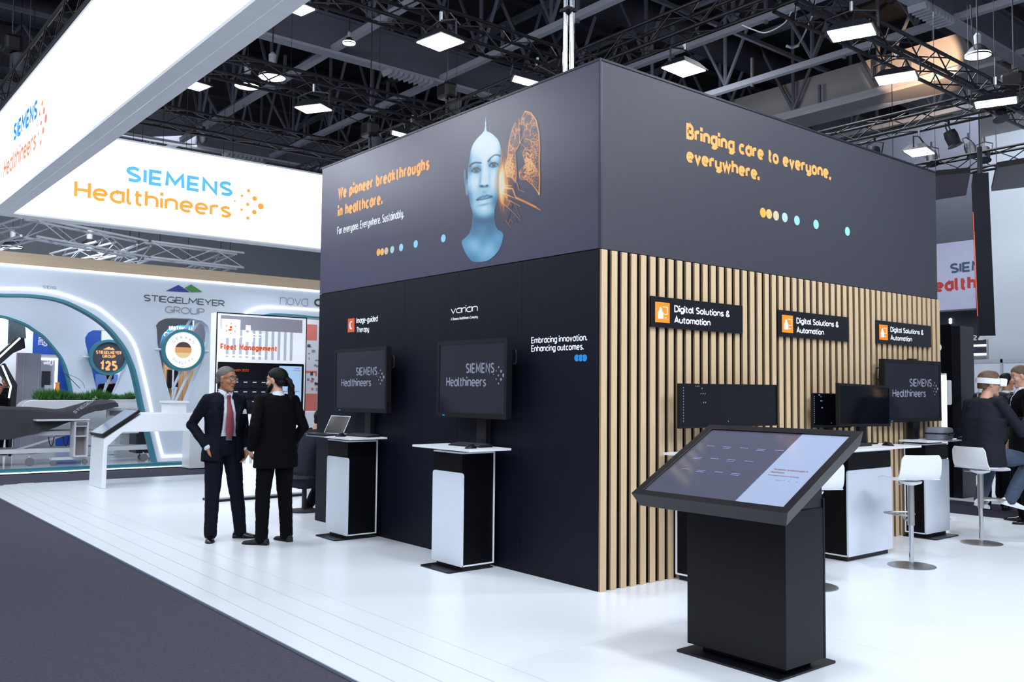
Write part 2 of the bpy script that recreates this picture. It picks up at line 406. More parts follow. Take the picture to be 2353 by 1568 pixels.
def rrect(x0, x1, y0, y1, r, n=5, corners=(1, 1, 1, 1)):
    out = []
    for (cx, cy, a0, on) in ((x1-r, y1-r, 0, corners[0]), (x0+r, y1-r, 90, corners[1]), (x0+r, y0+r, 180, corners[2]), (x1-r, y0+r, 270, corners[3])):
        if on:
            for k in range(n+1):
                a = R(a0+90*k/n); out.append((cx+r*math.cos(a), cy+r*math.sin(a)))
        else: out.append((x1 if a0 in (0, 270) else x0, y1 if a0 in (0, 90) else y0))
    return out

# brand-mark of dots beside the lettering: (dx, dy, r) in units of its height
DOTS = [(-.48, .06, .035), (-.22, .28, .05), (-.22, -.22, .05), (.02, .5, .065), (.0, .0, .065), (.02, -.5, .065), (.26, .25, .09), (.26, -.25, .09), (.5, 0, .115)]
def dotmark(c, h, right, nrm, mat, parent, depth=.003, name='dot'):
    right = Vector(right); up = Vector((0, 0, 1)) if abs(Vector(nrm).z) < .1 else Vector(nrm).cross(right)
    for dx, dy, r in DOTS:
        o = Vector(c)+right*dx*h+up*dy*h
        MB().prism([o+(right*math.cos(2*math.pi*k/14)+up*math.sin(2*math.pi*k/14))*r*h for k in range(14)], Vector(nrm)*depth).build(name, mat, parent)

# ================================================================== SETTING
# aisle carpet, white stand floor of boards and tiles
fl = struct(B((-45, -14, -.06), (14, 34, -.022), 'floor', m_carpet)); 
stand = struct(MB().prism([(-10.75, -2.53, -.021), (9, -2.53, -.021), (9, 6.78, -.021), (.47, 6.78, -.021), (-.6, 7.05, -.021), (-11.0, 7.05, -.021), (-11.0, -1.9, -.021)], (0, 0, .015)).build('trim_1', m_gap))
ys = [-2.53, -2.385, -2.185, -1.965, -1.735]
for i in range(4):
    x = -10.75-.1*i
    while x < 9:
        x1 = min(9, x+3.2)
        MB().box((x+.0008, ys[i]+(.003 if i else 0), -.006), (x1-.0008, ys[i+1]-.003, 0)).build('floor_board', m_floor, stand); x = x1
tx = [-11.0+2.0*i for i in range(11)]
ty = [-1.735, .265, 2.265, 4.265, 6.265, 7.05]
for i in range(10):
    for j in range(5):
        x0, x1, y0, y1 = tx[i], tx[i+1], ty[j], ty[j+1]
        if x0 > -1 and y1 > 7: y1 = 6.8
        B((x0+.0009, y0+.001, -.006), (min(x1, 9)-.0009, y1-.0009, 0), 'floor_tile', m_floor, stand)
# strip of darker aisle behind the booth and the next stand's white floor
struct(B((-4, 7.06, -.02), (9, 8.6, -.008), 'trim_2', m_carpet2))
far = struct(B((-12, 8.6, -.02), (9, 16, .0), 'trim_3', m_white))

# hall: end walls, roof deck, roof beams and girders
wr = struct(B((-44, 28, 0), (14, 28.4, 13), 'wall_far', m_wall))
wl = struct(B((-44.4, -14, 0), (-44, 28, 13), 'wall_left', m_wall))
ce = struct(B((-45, -14, 13.2), (14, 34, 13.5), 'ceiling', m_deck))
for k in range(24):
    B((-44+2.4*k, -14, 13.02), (-43.7+2.4*k, 33, 13.2), 'roof_rib', m_duct, ce)
m_duct2 = M('girder_web', (92, 94, 106), .6)
YB = [-4.4, -1.1, 2.2, 5.5, 8.8, 12.08, 15.38, 18.7, 22.0]
XG = [-37.1, -26.1, -15.08, -4.15]
for y in YB:
    if y < 0: continue
    x0 = -43.5; x1 = 6
    bar('roof_beam', (x0, y, 10.1), (x1, y, 10.1), .17, .15, m_beam, ce)
    bar('roof_beam', (x0, y, 12.9), (x1, y, 12.9), .18, .18, m_beamd, ce)
    n = 18
    for k in range(n):
        xa = x0+(x1-x0)*k/n; xb = x0+(x1-x0)*(k+1)/n
        rod('roof_strut', (xa, y, 10.2), (xa, y, 12.85), .055, m_beamd, ce, 6)
        rod('roof_strut', (xa, y, 10.2), ((xa+xb)/2, y, 12.85), .05, m_beamd, ce, 6)
        rod('roof_strut', (xb, y, 10.2), ((xa+xb)/2, y, 12.85), .05, m_beamd, ce, 6)
        bar('roof_hanger', (xa+.9, y, 9.95), (xa+.9, y, 10.75), .07, .07, m_beamd, ce)
for x in XG:
    bar('roof_girder', (x, -6, 9.98), (x, 30, 9.98), .34, .07, m_beam, ce)
    bar('roof_girder_web', (x, -6, 10.45), (x, 30, 10.45), .10, .9, m_duct2, ce)
    bar('roof_girder', (x, -6, 10.92), (x, 30, 10.92), .3, .06, m_beamd, ce)
    for k in range(14):
        xa = -6+2.6*k
        rod('roof_strut', (x, xa, 10.95), (x, xa+1.3, 12.9), .06, m_beamd, ce, 6); rod('roof_strut', (x, xa+2.6, 10.95), (x, xa+1.3, 12.9), .06, m_beamd, ce, 6)
    for k in range(5):       # rows of small wedge brackets on the flange
        mb = MB()
        for q_ in range(9): yy = .5+6.6*k+.16*q_; mb.hexa([(x-.2, yy, 9.82), (x+.2, yy, 9.82), (x+.2, yy+.02, 9.82), (x-.2, yy+.02, 9.82), (x-.2, yy-.06, 9.945), (x+.2, yy-.06, 9.945), (x+.2, yy+.08, 9.945), (x-.2, yy+.08, 9.945)])
        mb.build('girder_bracket', m_beam, ce)
# round ducts under the roof
for x in (-12.0, -23.0):
    MB().tube([(x, -6, 12.2), (x, 28, 12.2)], .45, 16).build('air_duct', m_duct, ce, smooth=True)
for x in (-9.5, -20.5, -31):
    bar('sprinkler_pipe', (x, -6, 11.2), (x, 28, 11.2), .1, .1, m_beamd, ce)
# concrete header over the far end, lit from the right
hd = thing('ceiling_bulkhead', 'long concrete beam under the roof with a warm spotlit end', 'beam')
m_conc = M('concrete', (150, 148, 150), .85, var=.22, scale=.7, bump=.2, bscale=3)
B((-22, 18.9, 10.0), (-4.55, 19.5, 11.15), 'beam_face', m_conc, hd)
B((-22, 18.5, 9.9), (-4.55, 19.7, 10.0), 'beam_lip', m_conc, hd)
sp = bpy.data.lights.new('warm_spot', 'SPOT'); sp.energy = 1300; sp.color = (1, .62, .36); sp.spot_size = R(42); sp.shadow_soft_size = .1
area('beam_fill', (-11, 13.5, 9.2), 3, 70, target=(-11, 19, 10.6), sy=1)  # added soft fill so the rest of the beam is not dark
so = bpy.data.objects.new('warm_spot', sp); COL.objects.link(so); so.location = (-5.2, 16.6, 9.3); so.rotation_euler = (Vector((-6.6, 18.9, 10.5))-so.location).to_track_quat('-Z', 'Y').to_euler()
nw = thing('hall_number_panel', 'tall white wall panel with the number 14 high at the far end', 'panel')
B((-9.3, 26.6, 6.5), (-3.0, 26.9, 12.9), 'panel', m_white, nw)
a = U(2307, 152, 'y', 26.58)
text('14', a, (1, 0, 0), (0, 0, 1), .62, .82, m_dgrey, nw, .0, depth=.01)

# ================================================================== MAIN BOOTH
H, S, L, RR = 4.2, 2.68, 4.73, 5.63
bo = thing('exhibition_booth', 'large two-tone booth block with dark printed header and oak slats', 'booth', (-L/2, RR/2, 0))
g = .004
B((-L+.03, .03, 0), (-.03, RR-.03, H-.05), 'core', m_darkedge, bo)
B((-L, 0, S+g), (-.0, .03, H), 'header_panel', m_header, bo)
B((-.03, .031, S+g), (0, RR, H), 'header_panel', m_header_r, bo)
B((-L, RR-.03, S+g), (-.031, RR, H), 'header_panel', m_header_r, bo)
B((-L, .031, 0), (-L+.03, RR-.031, H), 'end_panel', m_navy, bo)
B((-L-.01, -.006, H), (.006, .02, H+.018), 'top_trim', m_lampb, bo)
B((-.012, .021, H), (.008, RR, H+.018), 'top_trim', m_lampb, bo)
B((-.007, -.006, S), (.007, .007, H), 'corner_trim', m_darkedge, bo)
n = 5
for k in range(n):
    x0 = -L+k*L/n; x1 = x0+L/n
    B((x0+.0012, 0, 0), (x1-.0012, .03, S-g), 'wall_panel', m_navy, bo)
B((-.03, .031, 0), (0, RR, S), 'slat_backing', m_black, bo)
k = 0; y = .004; sl = None
while y+.066 <= RR+.005:
    if sl is None:
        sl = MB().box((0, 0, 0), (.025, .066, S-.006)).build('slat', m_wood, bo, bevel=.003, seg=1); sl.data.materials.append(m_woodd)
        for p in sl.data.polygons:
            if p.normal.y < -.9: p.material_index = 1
        o = sl
    else:
        o = sl.copy(); COL.objects.link(o); o.matrix_parent_inverse = sl.matrix_parent_inverse.copy()
    o.location = (0, y, 0)
    y += .1135
# header print: slogans and dot row
tx = lambda s, pl, pr, ct, mat, b=0, ax='y', c=-.001, **k: textpx(s, pl, pr, ct, ax, c, mat, bo, b, **k)
def dots7(pts, ax, c, cols, r):
    for (x, y), m in zip(pts, cols):
        disc(U(x, y, ax, c), r, (0, -1, 0) if ax == 'y' else (1, 0, 0), m, bo, 'dot', .002)
tx('We pioneer breakthroughs', (777, 459), (987, 396), (777, 431), m_orange, .022)
tx('in healthcare.', (776, 500), (879, 470), (776, 472), m_orange, .022)
tx('For everyone. Everywhere. Sustainably.', (775, 540), (928, 499), (775, 522), m_whitep, .004)
def dcol(i, a=(250, 165, 70), b=(140, 205, 230)):
    t = i/6.0; return M('dot_tone_%d' % i, tuple(int(p+(q-p)*min(1, t*1.5)) for p, q in zip(a, b)), .5, emit=.15, var=.01)
dots7([(870, 580), (878.5, 579), (888, 577), (901.5, 574), (922, 569), (955.5, 561), (1019, 548)], 'y', -.001, [dcol(i) for i in range(7)], .039)
tx('Bringing care to everyone,', (1577, 319), (1909, 409), (1577, 282), m_orange, .03, 'x', .001)
tx('everywhere.', (1577, 372), (1745, 409), (1577, 337), m_orange, .03, 'x', .001)
dots7([(1753, 489), (1767, 492), (1783, 496), (1803, 500), (1831, 507), (1875, 516), (1947, 532)], 'x', .001, [dcol(i) for i in range(7)], .047)
# lower wall print
B(U(800, 733, 'y', -.001), U(814, 763, 'y', -.003), 'icon_square', m_orange3, bo)
gc = U(807, 748, 'y', -.0035)
MB().tube([gc+Vector((.03*math.cos(t)+.005, 0, .04*math.sin(t))) for t in [R(a) for a in range(70, 300, 20)]], .009, 6).build('icon_mark', m_whitep, bo)
tx('Image-guided', (819, 744), (868, 739), (819, 730), m_whitep, .012)
tx('Therapy', (819, 765), (848, 762), (819, 752), m_whitep, .012)
tx('varian', (1036, 722), (1098, 714), (1036, 705), m_whitep, .0, depth=.003)
tx('A Siemens Healthineers Company', (1036, 737), (1098, 733.5), (1036, 730.5), m_whitep, .01)
tx('Embracing innovation.', (1221, 790), (1349, 784), (1221, 775), m_whitep, .008)
tx('Enhancing outcomes.', (1221, 809), (1341, 807), (1221, 794), m_whitep, .008)
for x in (1325.5, 1334.5, 1343.5): disc(U(x, 823, 'y', -.001), .028, (0, -1, 0), m_blueD2, bo, 'dot', .002)

# ---- portrait and lungs: flat print, painted per vertex on a fine sheet
def paint():
    x0, x1, z0, z1 = -2.02, -.58, 2.705, 4.14
    nx, nz = 330, 400
    X, Z = np.meshgrid(np.linspace(x0, x1, nx), np.linspace(z0, z1, nz)); X = X.ravel(); Z = Z.ravel()
    d = np.stack([X-CAM.x, np.full_like(X, -CAM.y), Z-CAM.z], 1); zz = d @ np.array(_f)
    px = IW/2+FPX*(d @ np.array(_r))/zz; py = IH/2-FPX*(d @ np.array(_u))/zz
    a = (px-1040)*4.126; b = (py-240)*4.126       # sheet units used for drawing
    base = np.array([55, 55, 82.]); col = np.tile(base, (len(a), 1)); alpha = np.zeros(len(a))
    def inside(poly):
        poly = np.array([tuple(p)[:2] for p in smooth2d([(x, y, 0) for x, y in poly], 5, True)]); c = np.zeros(len(a), bool)
        for i in range(len(poly)):
            xi, yi = poly[i]; xj, yj = poly[i-1]
            if yi == yj: continue
            c ^= ((yi > b) != (yj > b)) & (a < (xj-xi)*(b-yi)/(yj-yi)+xi)
        return c
    def g(cx, cy, sx, sy, rot=0):
        dx, dy = a-cx, b-cy; cr, sr = math.cos(R(rot)), math.sin(R(rot)); u = dx*cr+dy*sr; v = -dx*sr+dy*cr
        return np.exp(-(u/sx)**2-(v/sy)**2)
    def seg(pts, w):
        m = np.zeros(len(a))
        for (xa, ya), (xb, yb) in zip(pts[:-1], pts[1:]):
            lo = (a > min(xa, xb)-4*w) & (a < max(xa, xb)+4*w) & (b > min(ya, yb)-4*w) & (b < max(ya, yb)+4*w)
            if not lo.any(): continue
            aa, bb = a[lo], b[lo]; L2 = (xb-xa)**2+(yb-ya)**2+1e-6
            t = np.clip(((aa-xa)*(xb-xa)+(bb-ya)*(yb-ya))/L2, 0, 1)
            dd = (aa-xa-t*(xb-xa))**2+(bb-ya-t*(yb-ya))**2
            m[lo] = np.maximum(m[lo], np.exp(-dd/(w*w)))
        return m
    face = inside([(316, 118), (320, 200), (326, 252), (352, 266), (400, 300), (438, 350), (460, 430), (467, 540), (464, 660), (452, 760), (440, 850), (420, 930), (402, 985),
                   (398, 1060), (408, 1140), (432, 1185), (478, 1225), (472, 1300), (440, 1380), (380, 1450), (310, 1488), (200, 1492), (150, 1450), (110, 1380), (88, 1302),
                   (125, 1262), (166, 1212), (184, 1130), (190, 1030), (172, 960), (158, 880), (150, 800), (146, 700), (150, 600), (166, 500), (182, 410), (225, 335), (285, 272), (304, 240), (309, 180)])
    ear = inside([(112, 622), (120, 616), (126, 660), (132, 700), (146, 740), (150, 850), (138, 862), (126, 850), (118, 780), (108, 690)])
    lum = .60+0*a
    lum += .42*g(290, 380, 110, 120)+.25*g(380, 420, 60, 130)+.34*g(305, 640, 30, 130)+.28*g(200, 740, 60, 90)+.30*g(390, 720, 50, 110)+.2*g(300, 985, 55, 45)
    lum -= .25*g(160, 560, 22, 200)+.2*g(460, 500, 22, 150)+.22*g(165, 900, 30, 130)
    lum -= .34*g(420, 930, 50, 90)*(b < 1100)
    neck = 1/(1+np.exp(-(b-1068+.0055*(a-300)**2)/16.)); lum = lum*(1-neck)+neck*(.30+.16*g(180, 1330, 120, 90)+.20*g(340, 1400, 120, 110)+.10*g(440, 1260, 60, 60)+.05*np.sin(a*.035+1)*np.sin(b*.02)*g(280, 1300, 140, 160)-.10*g(300, 1090, 130, 50))
    # eye sockets, nose, mouth
    lum -= .34*g(222, 622, 56, 34)+.34*g(392, 570, 54, 34, -10)
    lum -= .16*g(250, 590, 30, 30)+.2*g(350, 545, 26, 40)
    lum -= .22*g(262, 720, 12, 70, 6)+.12*g(352, 700, 14, 60)
    lum -= .46*g(300, 778, 44, 14)+.6*g(276, 776, 11, 9)+.6*g(328, 770, 11, 9)-.18*g(302, 742, 24, 26)
    lum -= .16*g(300, 830, 22, 18)
    lip = seg([(232, 906), (262, 884), (290, 868), (306, 874), (322, 862), (350, 868), (374, 874)], 9); lum -= .24*lip
    lum -= .16*seg([(240, 900), (280, 890), (320, 880), (370, 876)], 13)
    lum -= .45*seg([(232, 908), (270, 904), (306, 898), (340, 889), (372, 880)], 4)
    lum += .16*g(300, 925, 48, 16, -12); lum -= .26*g(296, 952, 52, 10, -12)
    for pts, wd in (([(166, 590), (182, 566), (215, 551), (270, 554)], 7.5), ([(340, 540), (362, 508), (395, 482), (425, 478), (450, 490)], 7.5)):
        lum -= .66*seg(pts, wd)
    for ex, ey in ((223, 622), (390, 572)):
        lum -= .42*seg([(ex-40, ey+12), (ex-18, ey-14), (ex+14, ey-18), (ex+40, ey-2)], 7)
        lum -= .24*seg([(ex-38, ey+16), (ex-10, ey+26), (ex+22, ey+20), (ex+38, ey+4)], 6)
        lum += .22*g(ex-20, ey+4, 11, 8)+.22*g(ex+24, ey, 10, 8)
        lum -= .9*g(ex+2, ey+2, 14, 15)
        lum += .9*g(ex+6, ey-6, 4, 5)
    lum = np.clip(lum, 0, 1.05)
    ramp = np.array([[26, 40, 60], [44, 92, 128], [92, 158, 196], [166, 214, 236], [222, 243, 252], [238, 250, 255]], float)
    t = np.clip(lum, 0, .999)*5; i = t.astype(int); fr = (t-i)[:, None]; fc = ramp[i]*(1-fr)+ramp[np.minimum(i+1, 5)]*fr
    col[face] = fc[face]; alpha[face] = 1
    le = np.clip(.42-.3*g(124, 700, 8, 60)+.25*g(140, 800, 9, 50), 0, 1)[:, None]; ec = np.array([50, 92, 124])*(1-le)+np.array([165, 212, 232])*le
    m = ear & ~face; col[m] = ec[m]; alpha[m] = 1
    # glowing lungs
    rnd = random.Random(3); E = np.zeros(len(a)); body = np.zeros(len(a))
    rl = [(690, 66), (655, 130), (652, 190), (690, 205), (668, 310), (690, 400), (665, 465), (688, 560), (650, 610), (632, 640), (640, 700), (700, 715), (755, 765), (822, 855), (826, 700), (822, 560), (826, 420), (818, 270), (792, 150), (745, 82)]
    ll = [(596, 172), (560, 255), (532, 380), (524, 500), (500, 600), (515, 680), (555, 690), (600, 742), (606, 640), (596, 540), (592, 450), (636, 390), (646, 200), (632, 130), (620, 200)]
    inr, inl = inside(rl), inside(ll)
    E += .85*seg([(690, 66), (745, 82), (792, 150), (818, 270), (826, 420), (822, 560), (826, 700), (822, 855)], 7)
    E += .8*seg([(822, 855), (790, 800), (755, 762), (700, 713), (660, 715), (640, 700), (632, 640)], 5)
    E += .6*seg([(690, 66), (655, 130), (652, 190), (690, 205), (668, 310), (640, 360), (690, 410), (665, 465), (688, 560)], 5)
    E += .6*seg([(596, 172), (560, 255), (532, 380), (524, 500), (500, 600)], 5)+.5*seg([(632, 130), (630, 250), (640, 370), (592, 450), (600, 560), (606, 640), (600, 742), (555, 690), (515, 682)], 5)
    def branch(x, y, an, ln, w, dep, msk):
        if dep == 0: return
        pts = [(x, y)]
        for _ in range(3):
            an += rnd.uniform(-.45, .45); x += math.cos(an)*ln/3; y += math.sin(an)*ln/3; pts.append((x, y))
        nonlocal E
        E = np.maximum(E, (.55+.3*rnd.random())*seg(pts, w)*msk)
        for s in (-1, 1): branch(x, y, an+s*rnd.uniform(.3, .8), ln*.75, max(w*.82, 2.4), dep-1, msk)
    for (x, y, an) in ((700, 240, -1.2), (690, 330, -.4), (700, 430, .2), (700, 500, .6), (720, 600, 1.2), (710, 560, 2.2), (735, 300, -.9), (745, 400, .3), (740, 520, 1.3), (735, 180, -1.4), (700, 480, 1.6), (760, 560, 1.0)):
        branch(x, y, an, 46, 4.2, 5, inr)
    for (x, y, an) in ((590, 330, -1.5), (580, 420, -2.0), (570, 480, 2.0), (575, 560, 1.5), (590, 620, 1.9), (550, 560, 1.3), (600, 260, -1.3)):
        branch(x, y, an, 40, 4.0, 4, inl)
    pts = []
    while len(pts) < 330: pts.append((rnd.uniform(500, 826), rnd.uniform(80, 850)))
    pts = np.array(pts); ml = np.where(inr | inl)[0]; wv = np.stack([a[ml]+10*np.sin(b[ml]*.09), b[ml]+10*np.sin(a[ml]*.1)], 1)
    dd = np.sqrt(((wv[:, None, :]-pts[None])**2).sum(2)); dd.partition(1, axis=1); rid = np.exp(-((dd[:, 1]-dd[:, 0])/4.2)**2)
    fade = np.where(b[ml] > 380, 1, .8); E[ml] = np.maximum(E[ml], rid*(.42+.35*np.exp(-((a[ml]-720)/60)**2)*(b[ml] > 420))*fade)
    body = .22*inr+.28*inl+.5*g(725, 560, 50, 100)*inr+.3*g(560, 560, 40, 140)
    for _ in range(70):
        y = rnd.uniform(330, 1120); x = 462+rnd.uniform(-8, 60); E = np.maximum(E, .42*seg([(x, y), (x+rnd.uniform(-8, 14), y+rnd.uniform(40, 110))], 2.6)*np.exp(-((y-700)/380)**2))
    F = 1.25*g(463, 740, 24, 110)+.75*g(468, 760, 60, 190)+.40*g(480, 700, 90, 320)*(a > 440)
    for pts, wd, v in (([(480, 790), (570, 800), (600, 885), (720, 940), (830, 1000)], 8, .8), ([(600, 885), (700, 930), (790, 975)], 13, .9), ([(490, 770), (560, 772)], 5, .7), ([(470, 930), (560, 1010), (650, 1105)], 4, .6),
                       ([(500, 850), (580, 886)], 5, .8), ([(540, 912), (640, 965)], 5, .7), ([(575, 930), (610, 990), (625, 1040), (650, 1075)], 4, .5), ([(610, 740), (630, 810), (680, 832)], 5, .7),
                       ([(545, 915), (525, 965)], 4, .6), ([(505, 1100), (550, 1165)], 4, .5), ([(530, 1130), (548, 1090), (575, 1125)], 4, .5), ([(470, 820), (560, 960)], 4, .5), ([(590, 1040), (600, 1100), (620, 1140)], 3, .3)):
        E = np.maximum(E, v*seg(pts, wd))
    tot = np.clip(E+body*.8, 0, 1.2)+F; tot = np.clip(tot, 0, 1.6)
    og = np.array([[55, 55, 82], [178, 92, 52], [240, 152, 74], [255, 206, 132], [255, 240, 205]], float)
    t = np.clip(tot/1.6, 0, .999)*4; i = t.astype(int); fr = (t-i)[:, None]; oc = og[i]*(1-fr)+og[np.minimum(i+1, 4)]*fr
    wgt = np.clip(tot*1.5-.12, 0, 1); wgt = np.where(face, np.clip(F*1.1-.15, 0, 1), wgt)
    col = col*(1-wgt[:, None])+oc*wgt[:, None]; alpha = np.maximum(alpha, wgt)
    return X, Z, nx, nz, col, alpha
PX, PZ, NX, NZ, PC, PA = paint()
keep = PA > .02
idx = np.arange(NX*NZ).reshape(NZ, NX)
q = np.stack([idx[:-1, :-1], idx[:-1, 1:], idx[1:, 1:], idx[1:, :-1]], -1).reshape(-1, 4)
q = q[keep[q].any(1)]
used = np.unique(q); remap = np.zeros(NX*NZ, int); remap[used] = np.arange(len(used)); q = remap[q]
me = bpy.data.meshes.new('portrait_print')
vv = np.stack([PX[used], np.full(len(used), -.0015), PZ[used]], 1)
me.from_pydata(vv.tolist(), [], q.tolist()); me.update()
ca = me.color_attributes.new('print', 'FLOAT_COLOR', 'POINT')
c01 = np.clip(PC[used]/255, 0, 1); lin = np.where(c01 > .04045, ((c01+.055)/1.055)**2.4, c01/12.92)
ca.data.foreach_set('color', np.concatenate([lin, np.ones((len(lin), 1))], 1).astype(np.float32).ravel())
mp = bpy.data.materials.new('portrait_print'); mp.use_nodes = True; nt = mp.node_tree; bs = nt.nodes['Principled BSDF']
at = nt.nodes.new('ShaderNodeAttribute'); at.attribute_name = 'print'; nt.links.new(at.outputs['Color'], bs.inputs['Base Color']); bs.inputs['Roughness'].default_value = .40
me.materials.append(mp)
po = bpy.data.objects.new('portrait_print', me); COL.objects.link(po); par(po, bo)
po['label'] = 'blue-toned printed face of a woman beside glowing orange lungs'

# ================================================================== WALL SIGNS ON THE SLATS
XS = .034
def sign(y0, y1, z0, z1, label, icon, l1, l2, fs):
    t = thing('hanging_sign', label, 'sign', (XS, (y0+y1)/2, z0), group='black signs on the slat wall')
    B((XS-.008, y0, z0), (XS+.014, y1, z1), 'sign_board', m_blackm, t, bevel=.002)
    X = XS+.0145; h = z1-z0; w = y1-y0
    iy0 = y0+.045; ih = h*.66; iz0 = z0+h*.16; iw = .18
    B((X, iy0, iz0), (X+.002, iy0+iw, iz0+ih), 'icon_square', m_orange2, t)
    b = MB(); X2 = X+.002; cy = iy0+iw*.36; cz = iz0+ih*.30
    b.ball((X2, cy, iz0+ih*.64), (.002, .017, .021), 10, 6)
    b.prism([(X2, cy-.032, cz-.02), (X2, cy+.032, cz-.02), (X2, cy+.034, cz+.03), (X2, cy+.018, cz+.048), (X2, cy-.018, cz+.048), (X2, cy-.034, cz+.03)], (.002, 0, 0))
    sy0, sy1, sz0, sz1 = cy+.008, iy0+iw*.84, iz0+ih*.40, iz0+ih*.76
    for p in (((sy0+.018, sz1), (sy1, sz1+.006)), ((sy1-.006, sz0), (sy1, sz1)), ((sy0+.036, sz0), (sy1, sz0+.006)), ((sy1-.04, sz0-.03), (sy1-.012, sz0-.024))):
        b.box((X2, p[0][0], p[0][1]), (X2+.002, p[1][0], p[1][1]))
    b.build('icon_figure', m_whitep, t)
    ty = iy0+iw+.06
    text('Digital Solutions &', (X, ty, z0+h*.54), (0, 1, 0), (0, 0, 1), w*.615, h*.235, m_whitep, t, wt=.185)
    text('Automation', (X, ty, z0+h*.18), (0, 1, 0), (0, 0, 1), w*.39, h*.235, m_whitep, t, wt=.185)
sign(.557, 1.787, 2.087, 2.343, 'black hanging sign on oak slats nearest the booth corner, above the ultrawide monitor', 0, '', '', 1)
sign(2.351, 3.578, 2.091, 2.344, 'black hanging sign on oak slats, middle of the three, above the paired desk monitors', 0, '', '', 1)
sign(4.145, 5.361, 2.100, 2.348, 'black hanging sign on oak slats nearest the booth end, above the wall television', 0, '', '', 1)

# ================================================================== DISPLAYS
def display(name, label, cat, P, group=None, scr=m_screen, bez=.035, thick=.06, logo=True, handle=None, mount=None, icons=0, bm=m_plastic):
    """P = world corners TL, TR, BR, BL of the front"""
    TL, TR, BR, BL = [Vector(p) for p in P]
    rt = (TR-TL+BR-BL).normalized(); up = (TL-BL+TR-BR).normalized(); n = rt.cross(up).normalized()
    w = ((TR-TL).length+(BR-BL).length)/2; h = ((TL-BL).length+(TR-BR).length)/2; c = (TL+TR+BR+BL)/4
    t = thing(name, label, cat, c-up*h/2, group=group)
    M4 = Matrix((rt, up, n)).transposed().to_4x4(); M4.translation = c
    bz = bez
    x, y = w/2, h/2
    b = MB(); b.box((-x, -y, -thick), (x, y, -.012))
    for (a0, a1, b0, b1) in ((-x, x, y-bz, y), (-x, x, -y, -y+bz*1.25), (-x, -x+bz, -y+bz*1.25, y-bz), (x-bz, x, -y+bz*1.25, y-bz)): b.box((a0, b0, -.012), (a1, b1, 0))
    b.build('screen_housing', bm, t, M4=M4)
    MB().box((-x+bz, -y+bz*1.25, -.012), (x-bz, y-bz, -.006)).build('screen_glass', scr, t, M4=M4)
    MB().box((-x*.55, -y*.6, -thick-.04), (x*.55, y*.6, -thick)).build('back_cover', m_plastic, t, M4=M4)
    wp = lambda u, v, z=0: c+rt*u+up*v+n*z
    if logo:
        hh = h-2*bz
        text('SIEMENS', wp(-x*.02-.06*w, y*.14, -.006), rt, up, w*.40, h*.13, m_slogo, t, wt=.16, spacing=2, depth=.001, name='screen_lettering')
        text('Healthineers', wp(-.36*w, -y*.20, -.006), rt, up, w*.58, h*.13, m_slogo, t, .01, depth=.001, name='screen_lettering')
        dotmark(wp(.385*w, .04*h, -.006), h*.20, rt, n, m_slogo, t, .001)
        MB().box((-x+.10*w, -y+.3*bz, 0), (-x+.13*w, -y+.6*bz, .002)).build('power_light', m_blueD2, t, M4=M4)
    if handle:
        s = 1 if handle > 0 else -1
        MB().tube([wp(s*x, y*.72, -.07), wp(s*(x+.035), y*.70, -.07), wp(s*(x+.04), y*.62, -.07), wp(s*(x+.04), y*.42, -.07), wp(s*(x+.03), y*.36, -.07), wp(s*x, y*.36, -.07)], .008, 6).build('carry_handle', m_plastic, t)
    if icons:
        rr = random.Random(icons); bb = MB()
        for k in range(13): bb.box((-x+.035*w, y-bz-.05*h-k*.062*h, -.006), (-x+.035*w+.005, y-bz-.05*h-k*.062*h-.009, -.0045))
        for (u, v) in ((.15, .93), (.165, .93), (.18, .93), (.21, .88), (.20, .76), (.22, .76), (.24, .76), (.225, .56), (.245, .56), (.47, .12)):
            bb.box((-x+u*w, -y+v*h, -.006), (-x+u*w+.005, -y+v*h+.011, -.0045))
        bb.build('desktop_icons', m_icon, t, M4=M4)
    return t, wp, w, h
Yp = lambda pts, c: [U(x, y, 'y', c) for x, y in pts]
Xp = lambda pts, c: [U(x, y, 'x', c) for x, y in pts]
d1, wp, w, h = display('display_monitor', 'black display above the laptop pedestal, nearer the booth end', 'monitor', Yp([(768, 804), (888, 796), (887, 950), (768, 946)], -.18), 'large displays on the booth walls', handle=1)
B((-3.50, -.062, .012), (-3.38, -.006, 2.0), 'support_pole', m_blackm, d1)
d2, wp, w, h = display('display_monitor', 'black display above the keyboard-and-mouse pedestal beside the corner slogan', 'monitor', Yp([(1005, 786), (1166, 776), (1162, 965), (1003, 957)], -.18), 'large displays on the booth walls', handle=1)
B((-1.50, -.062, .012), (-1.36, -.006, 2.0), 'support_pole', m_blackm, d2)
d3, wp, w, h = display('display_monitor', 'black display in front of the slats above the grey carrying case', 'monitor', [(.17, 4.06, 1.927), (.17, 5.33, 1.93), (.17, 5.33, 1.255), (.17, 4.06, 1.25)], 'large displays on the booth walls', handle=-1)
B((.062, 4.75, .012), (.125, 4.87, 1.95), 'support_pole', m_blackm, d3)

